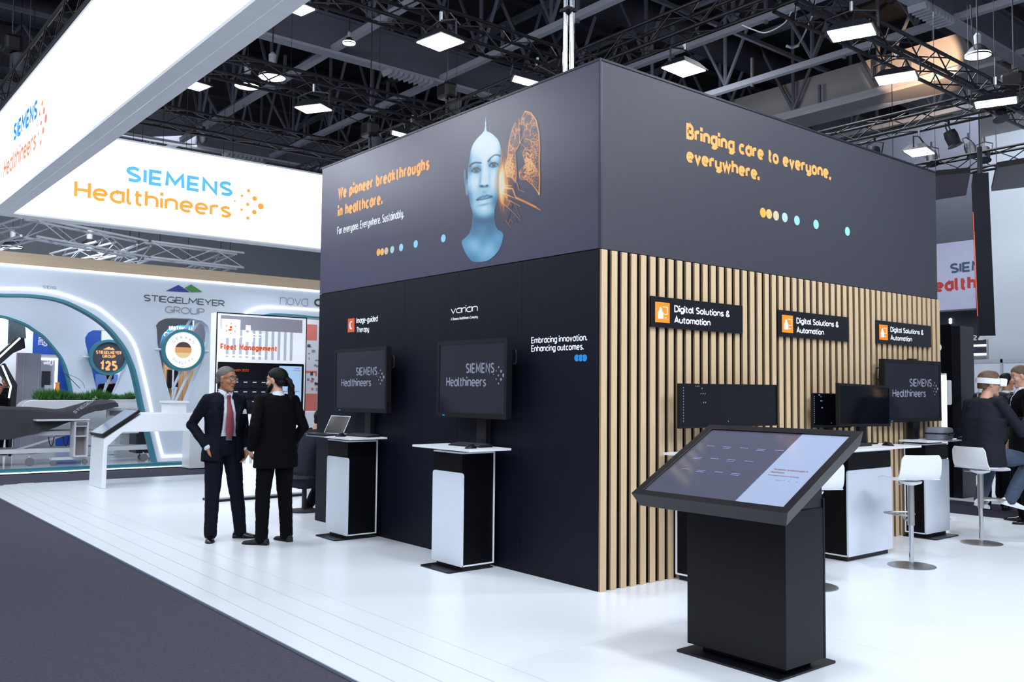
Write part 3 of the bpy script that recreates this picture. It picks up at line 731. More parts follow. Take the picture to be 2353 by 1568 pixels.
# ================================================================== PEDESTALS
def pedestal(label, M4, w=.45, d=.35, h=1.015, panel_h=.84, shelf=(-.62, .28, -.36, .32), wide=False):
    """local frame: front face looks to -Y, wall behind at +Y; body x 0..w, y 0..d"""
    t = thing('demo_pedestal', label, 'pedestal', M4.translation, group='black and white pedestals around the booth')
    mk = lambda b, n, m, bv=0: b.build(n, m, t, bevel=bv, M4=M4)
    bk = lambda a, c, n, m, bv=0: mk(MB().box(a, c), n, m, bv)
    if not wide: mk(MB().prism([(x, y, 0) for x, y in rrect(-.02, w-.03, -.12, d+.01, .03, 4, (0, 0, 1, 1))], (0, 0, .012)), 'base_plate', m_blackm)
    bk((.03, .03, .012 if not wide else 0), (w-.03, d-.02, .045), 'plinth', m_plastic)
    e = .012
    bk((e, e, .057), (w-e, d-e, h-.012), 'cabinet_body', m_black)
    b = MB()       # white outline bands on the side faces: back edge, bottom edge, top edge
    for x0, x1 in ((0, w),): 
        b.box((x0, 0, .045), (x1, d, .057)); b.box((x0, 0, h-.012), (x1, d, h)); b.box((x0, d-.012, .057), (x1, d, h-.012))
    mk(b, 'white_frame', m_white, .002)
    bk((e, 0, panel_h+.006), (w-e, e, h-.016), 'front_drawer', m_black)
    mk(MB().prism([(x, .0-.004, z) for x, z in rrect(.0, w, .047, panel_h, .03, 5, (1, 1, 0, 0))], (0, .018, 0)), 'front_panel', m_whitem)
    bk((.05, .05, h), (w-.05, d-.04, h+.022), 'shelf_spacer', m_plastic)
    s = shelf
    mk(MB().prism([(x, y, h+.022) for x, y in rrect(s[0], s[1], s[2], s[3], .012, 3)], (0, 0, .018)), 'worktop', m_white)
    return t
I4 = Matrix.Identity(4)
p2 = pedestal('pedestal with keyboard and mouse, standing nearer the booth corner', Matrix.Translation((-1.66, -.42, 0)), shelf=(-.2, .68, -.10, .35))
p1 = pedestal('pedestal carrying the open laptop, standing nearer the two men', Matrix.Translation((-3.67, -.41, 0)), shelf=(-.32, .66, -.10, .34))
RX = Matrix.Rotation(R(90), 4, 'Z')   # local -Y front turned to +X
def side(x, y): return Matrix.Translation((x, y, 0)) @ RX
p4 = pedestal('narrow pedestal under the grey carrying case at the booth end', side(.295, 4.66), w=.55, d=.235, shelf=(-.12, .87, -.10, .235))
pa = pedestal('wide desk below the ultrawide monitor, mostly hidden by the touch kiosk', side(.50, .84), w=.80, d=.44, shelf=(-.17, 1.0, -.2, .43), wide=True)
pb = pedestal('wide white-fronted desk below the paired monitors, beside the bar stool', side(.52, 2.72), w=.80, d=.45, shelf=(-.30, .98, -.22, .40), wide=True)
TOP = 1.055

# desk monitors
um, wp, w, h = display('desk_monitor', 'black ultrawide monitor behind the touch kiosk', 'monitor', Xp([(1562, 879), (1787, 887), (1787, 976), (1563, 988)], .22), 'monitors on the slat wall desks', scr=m_screen2, bez=.012, thick=.03, logo=False, icons=5)
c0 = wp(0, -h/2, -.05)
B((c0.x-.02, c0.y-.05, TOP+.01), (c0.x+.02, c0.y+.05, c0.z+.1), 'stand_neck', m_plastic, um); B((c0.x-.1, c0.y-.14, TOP), (c0.x+.12, c0.y+.14, TOP+.012), 'stand_foot', m_plastic, um, bevel=.003)
lm, wp, w, h = display('desk_monitor', 'smaller angled black monitor, half hidden behind its larger neighbour', 'monitor', [(.12, 2.80, 1.557), (.21, 3.33, 1.552), (.21, 3.33, 1.215), (.12, 2.80, 1.22)], 'monitors on the slat wall desks', scr=m_screen2, bez=.012, thick=.03, logo=False, icons=9)
c0 = wp(0, -h/2, -.05)
B((c0.x-.02, c0.y-.05, TOP+.01), (c0.x+.02, c0.y+.05, c0.z+.08), 'stand_neck', m_plastic, lm); B((c0.x-.08, c0.y-.1, TOP), (c0.x+.1, c0.y+.1, TOP+.012), 'stand_foot', m_plastic, lm, bevel=.003)
rm, wp, w, h = display('desk_monitor', 'larger black monitor of the pair, on the white-fronted desk', 'monitor', [(.37, 2.84, 1.648), (.30, 3.93, 1.643), (.30, 3.93, 1.215), (.37, 2.84, 1.245)], 'monitors on the slat wall desks', scr=m_screen2, bez=.022, thick=.035, logo=False)
c0 = wp(0, -h/2, -.05)
B((c0.x-.02, c0.y-.06, TOP+.01), (c0.x+.02, c0.y+.06, c0.z+.1), 'stand_neck', m_plastic, rm); B((c0.x-.1, c0.y-.14, TOP), (c0.x+.1, c0.y+.14, TOP+.012), 'stand_foot', m_plastic, rm, bevel=.003)

# keyboards, mice, laptop, case
def keyboard(x, y, z, rz, label, l=.43, dp=.15):
    t = thing('keyboard', label, 'keyboard', (x, y, z), group='keyboards on the pedestals')
    M4 = Matrix.Translation((x, y, z)) @ Matrix.Rotation(rz, 4, 'Z')
    MB().hexa([(-l/2, -dp/2, 0), (l/2, -dp/2, 0), (l/2, dp/2, 0), (-l/2, dp/2, 0), (-l/2, -dp/2, .012), (l/2, -dp/2, .012), (l/2, dp/2, .026), (-l/2, dp/2, .026)]).build('key_tray', m_plastic, t, M4=M4)
    kx = 18; ky = 5; b = MB()
    for i in range(kx):
        for j in range(ky):
            x0 = -l/2+.012+i*(l-.024)/kx; y0 = -dp/2+.012+j*(dp-.024)/ky; z0 = .012+.014*(y0+dp/2)/dp
            b.box((x0, y0, z0), (x0+(l-.024)/kx*.84, y0+(dp-.024)/ky*.82, z0+.007))
    o = b.build('keys', m_keys, t, M4=M4); o['kind'] = 'stuff'
    return t
def mouse(x, y, z, rz, label):
    M4 = Matrix.Translation((x, y, z)) @ Matrix.Rotation(rz, 4, 'Z')
    rs = []
    for i in range(9):
        u = i/8; xx = -.058+.116*u; hw = .034*math.sin(math.pi*(.08+.84*u))**.5; hh = .036*math.sin(math.pi*(.06+.86*u))**.8
        rs.append([(xx, hw*math.cos(a), max(0, hh*math.sin(a))+.001) for a in [2*math.pi*k/14 for k in range(14)]])
    o = MB().rings(rs).build('computer_mouse', m_plastic, None, smooth=True, M4=M4)
    tag(o, label, 'mouse', 'computer mice on the pedestals'); wb = MB().box((.02, -.004, .03), (.04, .004, .038)).build('scroll_wheel', m_metalg, o, M4=M4)
    return o
keyboard(-1.38, -.22, TOP, R(3), 'dark keyboard on the pedestal nearer the booth corner')
mouse(-1.13, -.40, TOP, R(100), 'black mouse in front of the keyboard nearer the booth corner')
keyboard(-3.28, -.22, TOP, R(4), 'dark keyboard beside the open laptop')
mouse(-3.35, -.43, TOP, R(100), 'black mouse beside the open laptop')
mouse(.58, 3.35, TOP, R(170), 'black mouse at the edge of the white-fronted desk')
keyboard(.45, 2.95, TOP, R(92), 'dark keyboard on the white-fronted desk below the paired monitors')
mouse(.42, 5.27, TOP, R(170), 'small black mouse beside the grey carrying case')
# laptop
lt = thing('laptop', 'thin open laptop with a black glossy screen on the pedestal edge', 'laptop', (-3.75, -.35, TOP))
ML = Matrix.Translation((-3.70, -.33, TOP)) @ Matrix.Rotation(R(12), 4, 'Z')
MB().box((-.16, -.22, 0), (.16, 0, .016)).build('keyboard_base', m_plastic, lt, bevel=.003, M4=ML)
MS = ML @ Matrix.Translation((0, .0, .014)) @ Matrix.Rotation(R(-28), 4, 'X')
MB().box((-.16, 0, 0), (.16, .008, .215)).build('lid', m_alu, lt, M4=MS); MB().box((-.152, -.002, .006), (.152, 0, .209)).build('laptop_screen', m_screen2, lt, M4=MS)
tag(MB().box((-3.98, -.50, TOP), (-3.80, -.36, TOP+.02)).build('docking_station', m_plastic, None, bevel=.006), 'small black docking box beside the open laptop', 'dock')
tag(MB().box((-4.02, -.545, TOP-.0), (-3.74, -.505, TOP+.008)).build('tablet', m_metalg, None, bevel=.002), 'thin dark tablet lying on the overhanging end of the laptop shelf', 'tablet')
# grey headset case
cs = thing('carrying_case', 'grey fabric carrying case with black zip band and handle', 'case', (.28, 4.98, TOP))
def caseloft(zs, sc_):
    rs = []
    for z, s_ in zip(zs, sc_):
        P = rrect(-.16*s_, .16*s_, -.11*s_, .11*s_, .07*s_, 6); rs.append([(.30+p[1], 4.98+p[0], z) for p in P])
    return rs
MB().rings(caseloft([TOP, TOP+.01, TOP+.065], [.88, .96, 1])).build('case_base', m_case, cs, smooth=True)
MB().rings(caseloft([TOP+.065, TOP+.079], [1.015, 1.015])).build('zip_band', m_plastic, cs)
MB().rings(caseloft([TOP+.079, TOP+.115, TOP+.132, TOP+.138], [1, .98, .9, .7])).build('case_lid', m_case, cs, smooth=True)
MB().tube([(.415, 4.90, TOP+.078), (.432, 4.91, TOP+.066), (.436, 4.93, TOP+.055), (.436, 5.03, TOP+.055), (.432, 5.05, TOP+.066), (.415, 5.06, TOP+.078)], .008, 8).build('handle', m_plastic, cs)
tag(MB().box((.15, 5.16, TOP), (.25, 5.22, TOP+.135)).build('tissue_pack', m_blue2, None, bevel=.01), 'small blue pack standing behind the grey carrying case', 'package')

# ================================================================== TOUCH KIOSK
kt = thing('touch_kiosk', 'black floor kiosk with large tilted touch table screen', 'kiosk', (1.79, -.5, 0))
MB().prism([(x, y, 0) for x, y in rrect(1.425, 2.14, -.755, -.19, .012, 3)], (0, 0, .012)).build('base_plate', m_blackm, kt)
B((1.52, -.62, .012), (2.08, -.36, .05), 'plinth', m_plastic, kt)
B((1.462, -.695, .05), (2.145, -.325, .90), 'column', m_kcol, kt, bevel=.003)
B((1.462, -.321, .05), (2.145, -.305, .95), 'rear_door', m_kcol, kt)
ang = math.atan2(1.34-.937, .75); up = Vector((0, math.cos(ang), math.sin(ang))); nn = Vector((0, -math.sin(ang), math.cos(ang)))
o = Vector((1.24, -.95, .937)); wK = 1.09; hK = math.hypot(.75, .403); rt = Vector((1, 0, 0))
KP = lambda u, v, z=0: o+rt*u+up*v+nn*z
b = MB()
fr = [(0, 0), (wK, 0), (wK, hK), (0, hK)]; inn = [(.055, .05), (wK-.055, .05), (wK-.055, hK-.05), (.055, hK-.05)]
V = [KP(*p) for p in fr]+[KP(*p) for p in inn]+[KP(*p, -.012) for p in inn]+[KP(.035, .0, -.085), KP(wK-.035, .0, -.085), KP(wK-.035, hK-.02, -.085), KP(.035, hK-.02, -.085)]
F = [(i, (i+1) % 4, 4+(i+1) % 4, 4+i) for i in range(4)]+[(4+i, 4+(i+1) % 4, 8+(i+1) % 4, 8+i) for i in range(4)]+[(12+i, 12+(i+1) % 4, (i+1) % 4, i) for i in range(4)]+[(15, 14, 13, 12)]
b.add(V, F); b.build('screen_frame', m_blackm, kt, bevel=.002, seg=1)
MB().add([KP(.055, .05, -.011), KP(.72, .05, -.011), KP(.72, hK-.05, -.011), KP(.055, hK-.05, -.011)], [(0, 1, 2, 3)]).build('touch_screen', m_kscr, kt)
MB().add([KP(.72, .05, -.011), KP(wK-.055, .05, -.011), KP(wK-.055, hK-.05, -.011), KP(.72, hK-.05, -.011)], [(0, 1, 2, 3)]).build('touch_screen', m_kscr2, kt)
b = MB(); rr = random.Random(4)
for r_, v in enumerate((.60, .46, .32)):
    for c_ in range(4 if r_ else 5):
        u = .15+.125*c_+.0*r_
        for q_ in range(2 if (r_+c_) % 2 else 1): b.add([KP(u, v-.016*q_, -.0095), KP(u+.06, v-.016*q_, -.0095), KP(u+.06, v-.016*q_+.007, -.0095), KP(u, v-.016*q_+.007, -.0095)], [(0, 1, 2, 3)])
b.build('screen_text_marks', m_ktext, kt)
text('We pioneer breakthroughs in', KP(.76, .40, -.010), rt, up, .22, .016, m_ktext2, kt, .01, depth=.0006)
text('healthcare.', KP(.76, .37, -.010), rt, up, .09, .016, m_ktext2, kt, .01, depth=.0006)
text('For everyone. Everywhere. Sustainably.', KP(.76, .34, -.010), rt, up, .2, .011, m_ktext2, kt, depth=.0006)
bb = MB()
for u in (.84, .85, .86, .872, .89, .92, .97): bb.add([KP(u+.003*math.cos(2*math.pi*k/8), .30+.003*math.sin(2*math.pi*k/8), -.0095) for k in range(8)], [tuple(range(8))])
bb.build('screen_dots', m_ktext2, kt)
MB().add([KP(.20, .18, -.086), KP(.90, .18, -.086), KP(.90, .66, -.086), KP(.20, .66, -.086), (1.47, -.68, .90), (2.137, -.68, .90), (2.137, -.32, .90), (1.47, -.32, .90)],
         [(0, 1, 2, 3), (7, 6, 5, 4), (0, 4, 5, 1), (1, 5, 6, 2), (2, 6, 7, 3), (3, 7, 4, 0)]).build('neck', m_blackm, kt)

# ================================================================== BAR STOOLS
def stool(x, y, rz, label, seatz=.775):
    t = thing('bar_stool', label, 'stool', (x, y, 0), rz, 'white and steel bar stools')
    M4 = Matrix.Translation((x, y, 0)) @ Matrix.Rotation(rz, 4, 'Z')
    k = dict(M4=M4)
    MB().lathe([(0, 0), (.205, 0), (.205, .006), (.19, .009), (.05, .014), (.0, .014)], n=48).build('foot_plate', m_steelb, t, smooth=True, **k)
    MB().lathe([(.021, .014), (.021, .38)], n=20).build('lower_post', m_chrome, t, smooth=True, **k)
    MB().lathe([(.03, .365), (.03, seatz-.05)], n=20).build('upper_post', m_steelb, t, smooth=True, **k)
    MB().tube([(.0, 0, .40), (.08, 0, .405), (.12, 0, .43), (.13, 0, .45)], .011, 8).build('footrest_arm', m_steelb, t, smooth=True, **k)
    MB().tube([(.02, -.02, .45), (.10, -.10, .452), (.23, -.12, .452), (.26, 0, .452), (.23, .12, .452), (.10, .10, .452), (.02, .02, .45)], .010, 8).build('footrest', m_steelb, t, smooth=True, **k)
    MB().lathe([(.03, seatz-.05), (.09, seatz-.03), (.10, seatz-.012), (.0, seatz-.012)], n=24).build('seat_hub', m_white, t, smooth=True, **k)
    MB().tube([(.0, .06, seatz-.03), (-.04, .16, seatz-.035)], .005, 6).build('height_lever', m_chrome, t, **k)
    # one curved shell: seat forward (+x) and low back behind (-x)
    prof = [(.215, -.028), (.19, -.012), (.12, .0), (.0, .0), (-.10, .004), (-.15, .02), (-.18, .06), (-.195, .12), (-.205, .19), (-.212, .235)]
    P = smooth2d([(a_, b_, 0) for a_, b_ in prof], 3); n = len(P); NW = 12; top = []; bot = []
    for i, p in enumerate(P):
        u = i/(n-1); hw = .19+.015*math.sin(math.pi*u)-(.025 if u > .9 else 0)*(u-.9)*10
        tn = (P[min(i+1, n-1)]-P[max(i-1, 0)]).normalized(); nn_ = Vector((tn.y, -tn.x, 0))
        r1 = []; r2 = []
        for j in range(NW+1):
            v = -1+2*j/NW; cv = .02*v*v*(1 if u < .45 else 0)+(.03*v*v if u > .55 else 0)*1
            px_, pz_ = p.x+(cv if u > .55 else 0), seatz+p.y+(cv if u < .45 else 0)
            r1.append((px_, v*hw, pz_)); r2.append((px_+nn_.x*.010, v*hw, pz_+nn_.y*.010))
        top.append(r1); bot.append(r2)
    V = [q for r_ in top for q in r_]+[q for r_ in bot for q in r_]; m_ = n*(NW+1); F = []
    ix = lambda i, j, s=0: s*m_+i*(NW+1)+j
    for i in range(n-1):
        for j in range(NW): F += [(ix(i, j), ix(i, j+1), ix(i+1, j+1), ix(i+1, j)), (ix(i, j, 1), ix(i+1, j, 1), ix(i+1, j+1, 1), ix(i, j+1, 1))]
        F += [(ix(i, 0), ix(i+1, 0), ix(i+1, 0, 1), ix(i, 0, 1)), (ix(i, NW), ix(i, NW, 1), ix(i+1, NW, 1), ix(i+1, NW))]
    for j in range(NW): F += [(ix(0, j), ix(0, j, 1), ix(0, j+1, 1), ix(0, j+1)), (ix(n-1, j), ix(n-1, j+1), ix(n-1, j+1, 1), ix(n-1, j, 1))]
    MB().add(V, F).build('seat_shell', m_white, t, smooth=True, **k)
    return t
stool(.955, 3.04, R(150), 'empty white bar stool beside the white-fronted desk')
stool(.785, 4.86, R(76), 'white bar stool the headset wearer sits on')
stool(.90, 1.52, R(150), 'white bar stool hidden behind the touch kiosk')

# ================================================================== HANGING BACKLIT SIGNS
hs = thing('hanging_banner', 'long backlit white banner overhead along the aisle, seen from below', 'banner', (-3, -2.32, 4.3), group='backlit white hanging banners')
yo, yi, xo, xi, zb, zt = -2.47, -2.185, -11.4, -11.09, 4.30, 5.80
XR = 4.2
B((xo, yo, zb+.02), (XR, yo+.012, zt), 'backlit_face', m_glow2, hs)
B((xi, yi-.012, zb+.02), (XR, yi, zt), 'backlit_face', m_glow, hs)
B((xo, yo-.006, zb), (XR, (yo+yi)/2-.004, zb+.03), 'bottom_profile', m_frame, hs)
B((xo, (yo+yi)/2+.004, zb), (XR, yi+.006, zb+.03), 'bottom_profile', m_frame, hs)
B((xo, yo-.004, zt), (XR, yi+.004, zt+.03), 'top_profile', m_frame, hs)
a = U(31, 325, 'y', yo); b = U(86, 250, 'y', yo)
text('SIEMENS', (a.x, yo-.001, 5.10), (1, 0, 0), (0, 0, 1), b.x-a.x, .26, m_cyan2, hs, .02, spacing=2.2)
a = U(8, 410, 'y', yo); b = U(82, 345, 'y', yo)
text('Healthineers', (a.x, yo-.001, 4.68), (1, 0, 0), (0, 0, 1), b.x-a.x, .29, m_red2, hs, wt=.15, spacing=1.6)
a = U(95, 283, 'y', yo); dotmark((a.x, yo-.001, a.z), .52, (1, 0, 0), (0, -1, 0), m_red2, hs)
hb = thing('hanging_banner', 'backlit white banner with large cyan and orange lettering, hung across the stand', 'banner', (-11.25, 3, 4.3), group='backlit white hanging banners')
YE = 8.5
B((xi-.012, yi+.01, zb+.02), (xi, YE, zt), 'backlit_face', m_glow, hb)
B((xo, yi+.01, zb+.02), (xo+.012, YE, zt), 'backlit_face', m_glow2, hb)
B((xo-.004, yi+.01, zb), (xi+.004, YE, zb+.03), 'bottom_profile', m_frame, hb)
B((xo-.004, yi+.01, zt), (xi+.004, YE, zt+.03), 'top_profile', m_frame, hb)
X0 = xi+.002
text('SIEMENS', (X0, -.475, 5.095), (0, 1, 0), (0, 0, 1), 1.90, .28, m_cyan, hb, .02, spacing=2.4)
text('Healthineers', (X0, -1.29, 4.69), (0, 1, 0), (0, 0, 1), 2.70, .31, m_amber, hb, wt=.17, spacing=1.6)
dotmark((X0, 1.72, 5.0), .52, (0, 1, 0), (1, 0, 0), m_amber, hb)
for k, (x, y) in enumerate(((xi-.15, .6), (xi-.15, 2.6), (xi-.15, 4.6), (xi-.15, 6.6))): rod('suspension_wire', (x, y, zt+.03), (x, y, 10), .004, m_truss, hb, 6)
for x in (-9.5, -6, -2.5, 1.5): rod('suspension_wire', (x, -2.33, zt+.03), (x, -2.33, 10), .004, m_truss, hs, 6)
# gantry above the banner, upper left

# ================================================================== RIGGING
def truss(label, p0, p1, s=.29, pitch=.40, r=.024, name='lighting_truss', mat=None, group='black lighting trusses', loc=None):
    mat = mat or m_truss
    p0 = Vector(p0); p1 = Vector(p1); d = p1-p0; Ln = d.length; z = d.normalized(); up = Vector((0, 0, 1)); sd = z.cross(up).normalized(); h = s/2
    t = thing(name, label, 'truss', (p0+p1)/2, group=group)
    cn = [(-h, -h), (h, -h), (h, h), (-h, h)]; C = lambda i, u: p0+z*u+sd*cn[i][0]+up*cn[i][1]
    for i in range(4): rod('chord', C(i, 0), C(i, Ln), r, mat, t, 8)
    n = max(2, int(Ln/pitch)); st = Ln/n
    for i in range(4):
        j = (i+1) % 4
        for k in range(n):
            a, b = (i, j) if k % 2 else (j, i)
            rod('brace', C(a, k*st), C(b, (k+1)*st), r*.42, mat, t, 6)
    if name == 'rigging_truss':
        for u in (.12*Ln, .88*Ln): q = p0+z*u; rod('suspension_wire', q+up*h, (q.x, q.y, 10.0), .008, m_truss, t, 6)
    return t
ZT = 6.03
truss('lighting truss running above the printed front of the booth, long cross member', (-12.5, 3.38, ZT), (.0, 3.38, ZT))
truss('lighting truss meeting the cross truss behind the chrome pole', (-3.92, -2.6, ZT), (-3.92, 3.2, ZT))
truss('lighting truss carrying the floodlight left of the round dome lamp', (-7.05, -2.0, ZT), (-7.05, 3.2, ZT))
truss('lighting truss just above the cyan-lettered banner', (-10.0, -2.0, ZT), (-10.0, 3.2, ZT))
truss('lighting truss running away over the slat side of the booth', (-.70, 3.6, ZT), (-.70, 11.0, ZT))
truss('lighting truss crossing above the far end of the booth', (-7.5, 9.25, ZT), (3.0, 9.25, ZT), pitch=.5)
truss('lighting truss farthest back behind the booth, above the hanging column', (-8.0, 12.2, 5.9), (3.0, 12.2, 5.9), pitch=.5)
truss('lighting truss behind the top edge of the long aisle banner', (-11.75, -2.30, 6.04), (3.5, -2.30, 6.04), s=.36, pitch=.5, r=.027)
a = U(71, 524, 'z', 5.0); b = U(325, 573, 'z', 5.0); c = U(552, 600, 'z', 5.0); d = U(-20, 552, 'z', 4.9)
truss('silver truss over the neighbouring white stand, first span', a, b, s=.4, pitch=.7, r=.03, name='rigging_truss', mat=m_trussg, group='silver trusses')
truss('silver truss over the neighbouring white stand, second span beside the banner end', b+(c-b)*.06, c, s=.4, pitch=.7, r=.03, name='rigging_truss', mat=m_trussg, group='silver trusses')
truss('short silver truss slanting down at the edge of the photo', a, d, s=.4, pitch=.7, r=.03, name='rigging_truss', mat=m_trussg, group='silver trusses')
for (q0, q1, lb) in (((130, 600), (250, 570), 'nearest the picture edge'), ((240, 612), (330, 580), 'in the middle'), ((420, 640), (520, 600), 'nearest the booth')):
    truss('thin silver cross truss behind the wood band, '+lb, U(*q0, 'z', 4.9), U(*q1, 'z', 5.0), s=.35, pitch=.8, r=.028, name='rigging_truss', mat=m_trussg, group='silver cross trusses')

def flood(px, py, label, z=5.60, rz=30, tilt=(0, 0), s=(.46, .34)):
    c = U(px, py, 'z', z); t = thing('floodlight', label, 'lamp', c, group='square floodlights on the trusses')
    M4 = Matrix.Translation(c) @ Matrix.Rotation(R(rz), 4, 'Z') @ Matrix.Rotation(R(tilt[0]), 4, 'X') @ Matrix.Rotation(R(tilt[1]), 4, 'Y')
    a, b_ = s[0]/2, s[1]/2
    MB().hexa([(-a-.03, -b_-.03, 0), (a+.03, -b_-.03, 0), (a+.03, b_+.03, 0), (-a-.03, b_+.03, 0), (-a*.7, -b_*.7, .10), (a*.7, -b_*.7, .10), (a*.7, b_*.7, .10), (-a*.7, b_*.7, .10)]).build('lamp_housing', m_lampb, t, M4=M4)
    o = MB().box((-a, -b_, -.006), (a, b_, -.0)).build('lamp_diffuser', m_lamp, t, M4=M4)
    MB().tube([(-a-.05, 0, .02), (-a-.05, 0, .2), (0, 0, .26), (a+.05, 0, .2), (a+.05, 0, .02)], .012, 6).build('mounting_bracket', m_lampb, t, M4=M4)
    MB().tube([(0, 0, .25), (0, 0, .36)], .02, 8).build('clamp', m_alu, t, M4=M4)
    return t
flood(690, 22, 'floodlight at the top beside the edge of the aisle banner', rz=10, s=(.24, .2))
flood(1012, 97, 'large floodlight left of the chrome pole, on the upper truss', rz=8, s=(.42, .36))
flood(720, 250, 'floodlight above the top corner of the cyan-lettered banner', s=(.42, .30))
flood(453, 199, 'floodlight half hidden by the underside of the aisle banner', rz=10, s=(.28, .22))
flood(1222, 192, 'floodlight just above the booth edge next to the chrome pole', rz=60, tilt=(0, 12), s=(.5, .2))
flood(937, 314, 'small floodlight just above the booth edge over the slogan', rz=60, tilt=(0, 12), s=(.5, .2))
flood(1571, 159, 'floodlight behind the booth corner over the slat side', rz=95)
flood(1957, 76, 'brightest floodlight high over the slat side of the booth', rz=20)
flood(2060, 180, 'floodlight in front of the warm concrete beam', rz=20)
flood(2288, 236, 'floodlight below the hall number panel', rz=20, s=(.5, .3))
flood(2112, 350, 'floodlight low above the far end of the booth', rz=100, z=5.45)
# floodlights that hang over the aisle outside the picture
for (x, y) in ((2.2, 3.5), (2.4, -.5)):
    area('truss_floodlight', (x, y, 5.7), .6, 120, target=(x-.6, y, 0))
for (x, y, p) in ((-4, 1.1, 60), (-7.2, 1.2, 70), (-9.5, -1, 60)): area('truss_floodlight', (x, y-3.1, 5.2), .5, p, target=(x+.2, y-2.4, 0))

def dome(c, r, label):
    t = thing('dome_lamp', label, 'lamp', c, group='hall dome lamps'); c = Vector(c)
    MB().lathe([(.06, .95*r), (.25*r, .93*r), (.55*r, .72*r), (.85*r, .35*r), (r, 0), (r*.97, 0), (r*.8, .3*r), (.1, .6*r)], c, 32).build('lamp_shade', m_lampb if r < .5 else m_beamd, t, smooth=True)
    MB().lathe([(.0, .06), (r*.93, .05), (r*.93, .02), (.0, -.02)], c, 32).build('lamp_glass', m_lamp2, t, smooth=True)
    MB().lathe([(.12*r, .9*r), (.25*r, 1.0*r), (.28*r, 1.7*r), (.15*r, 1.85*r), (.03, 1.9*r)], c, 16).build('lamp_ballast', m_beam, t, smooth=True)
    rod('suspension_chain', c+Vector((0, 0, 1.85*r)), (c.x, c.y, 12.8), .015, m_lampb, t, 6)
dome(U(2247, 131, 'z', 7.6), .23, 'dark dome lamp hanging beside the hall number panel')
dome(U(625, 180, 'z', 8.2), .30, 'large dome lamp partly behind the truss above the lettered banner')
dome(U(568, 200, 'z', 9.0), .32, 'round hall lamp left of the large dome lamp')
dome(U(802, 102, 'z', 9.6), .16, 'small pale dome lamp below the roof girder')
dome(U(205, 575, 'z', 5.2), .30, 'round lamp over the neighbouring white stand below the banner')
dome(U(28, 571, 'z', 5.2), .26, 'round lamp at the picture edge over the neighbouring white stand')

# chrome pole in front of the trusses, chain hoists, cables
cp = thing('chrome_pole', 'shiny twin chrome pole rising behind the booth corner', 'pole', (U(1298, 165, 'y', .9).x, .9, 4.1))
q = U(1298, 165, 'y', .9)
for dx in (0, .045): MB().tube([(q.x+dx, .9+dx, 4.18), (q.x+dx, .9+dx, 9.9)], .024, 12).build('pole_tube', m_chrome, cp, smooth=True)
for z in (5.3, 6.8): MB().box((q.x-.04, .86, z), (q.x+.085, .98, z+.03)).build('pole_clamp', m_plastic, cp)
def hoist(px, py, z, label, s=1, top=10):
    c = U(px, py, 'z', z); t = thing('chain_hoist', label, 'hoist', c, group='chain hoists')
    MB().box((c.x-.16*s, c.y-.12*s, c.z-.12*s), (c.x+.16*s, c.y+.12*s, c.z+.14*s)).build('motor_housing', m_plastic, t, bevel=.05*s)
    MB().tube([(c.x-.06*s, c.y, c.z+.13*s), (c.x-.06*s, c.y, c.z+.2*s), (c.x+.06*s, c.y, c.z+.2*s), (c.x+.06*s, c.y, c.z+.13*s)], .012*s, 6).build('hoist_handle', m_metalg, t)
    MB().tube([(c.x, c.y, c.z-.1*s), (c.x+.02, c.y, c.z-.4*s), (c.x-.03, c.y, c.z-.45*s)], .03*s, 8).build('hook', m_metalg, t)
    MB().lathe([(.02, 0), (.09*s, .05), (.12*s, .3*s), (.05*s, .34*s)], (c.x+.1*s, c.y+.1*s, c.z-.45*s), 12).build('chain_bag', m_cover, t, smooth=True)
    rod('hoist_chain', (c.x, c.y, c.z+.2*s), (c.x, c.y, top), .012, m_metalg, t, 6)
hoist(1027, 212, 6.6, 'black chain hoist hanging over the printed booth front')
hoist(455, 298, 7.5, 'black hoist above the edge of the lettered banner', .7, 9.9)
hoist(462, 300, 9, 'blue and black hoist seen through the trusses above the banner', .8, 12)
hoist(2330, 190, 6.6, 'black hoist at the edge of the photo below the number panel', 1.1)
hoist(28, 105, 7.6, 'black hoist in the corner above the aisle banner', 1.2)
hoist(850, 300, 6.2, 'black hoist and light behind the truss over the slogan', 1.0)
def spotlamp(px, py, z, label, rz):
    c = U(px, py, 'y', 12.2 if z < 5.65 or px in (2225, 2262) else 9.25); t = thing('stage_spotlight', label, 'lamp', c, group='black stage spotlights')
    M4 = Matrix.Translation(c) @ Matrix.Rotation(R(rz), 4, 'Z') @ Matrix.Rotation(R(160), 4, 'X') @ Matrix.Scale(.8, 4)
    MB().lathe([(.02, 0), (.11, .02), (.13, .12), (.12, .3), (.15, .34), (.14, .345), (.0, .33)], n=20).build('lamp_body', m_lampb, t, smooth=True, M4=M4)
    MB().tube([(-.16, 0, .15), (-.17, 0, -.1), (0, 0, -.17), (.17, 0, -.1), (.16, 0, .15)], .014, 6).build('yoke', m_lampb, t, M4=M4); rod('clamp', c+Vector((0, 0, .10)), (c.x, c.y, max(c.z+.2, 5.80 if c.y > 10 else 5.93)), .02, m_lampb, t)
for (x, y, z, lb, rz) in ((2140, 350, 5.6, 'black stage spotlight right beside the low floodlight', 40), (2010, 340, 5.7, 'black stage spotlight just above the booth edge', 10), (2225, 330, 5.7, 'black stage spotlight above the hanging column', 80),
                          (2262, 340, 5.7, 'black stage spotlight next to the hanging column chain', 20), (2290, 240, 6.1, 'black stage spotlight behind the floodlight below the number panel', 60), (2180, 300, 5.9, 'black stage spotlight on the second far truss', 120)):
    spotlamp(x, y, z, lb, rz)
cb = thing('rigging_cable', 'pale sling with shackle hanging in a curve from the truss', 'cable', U(1830, 110, 'z', 6))
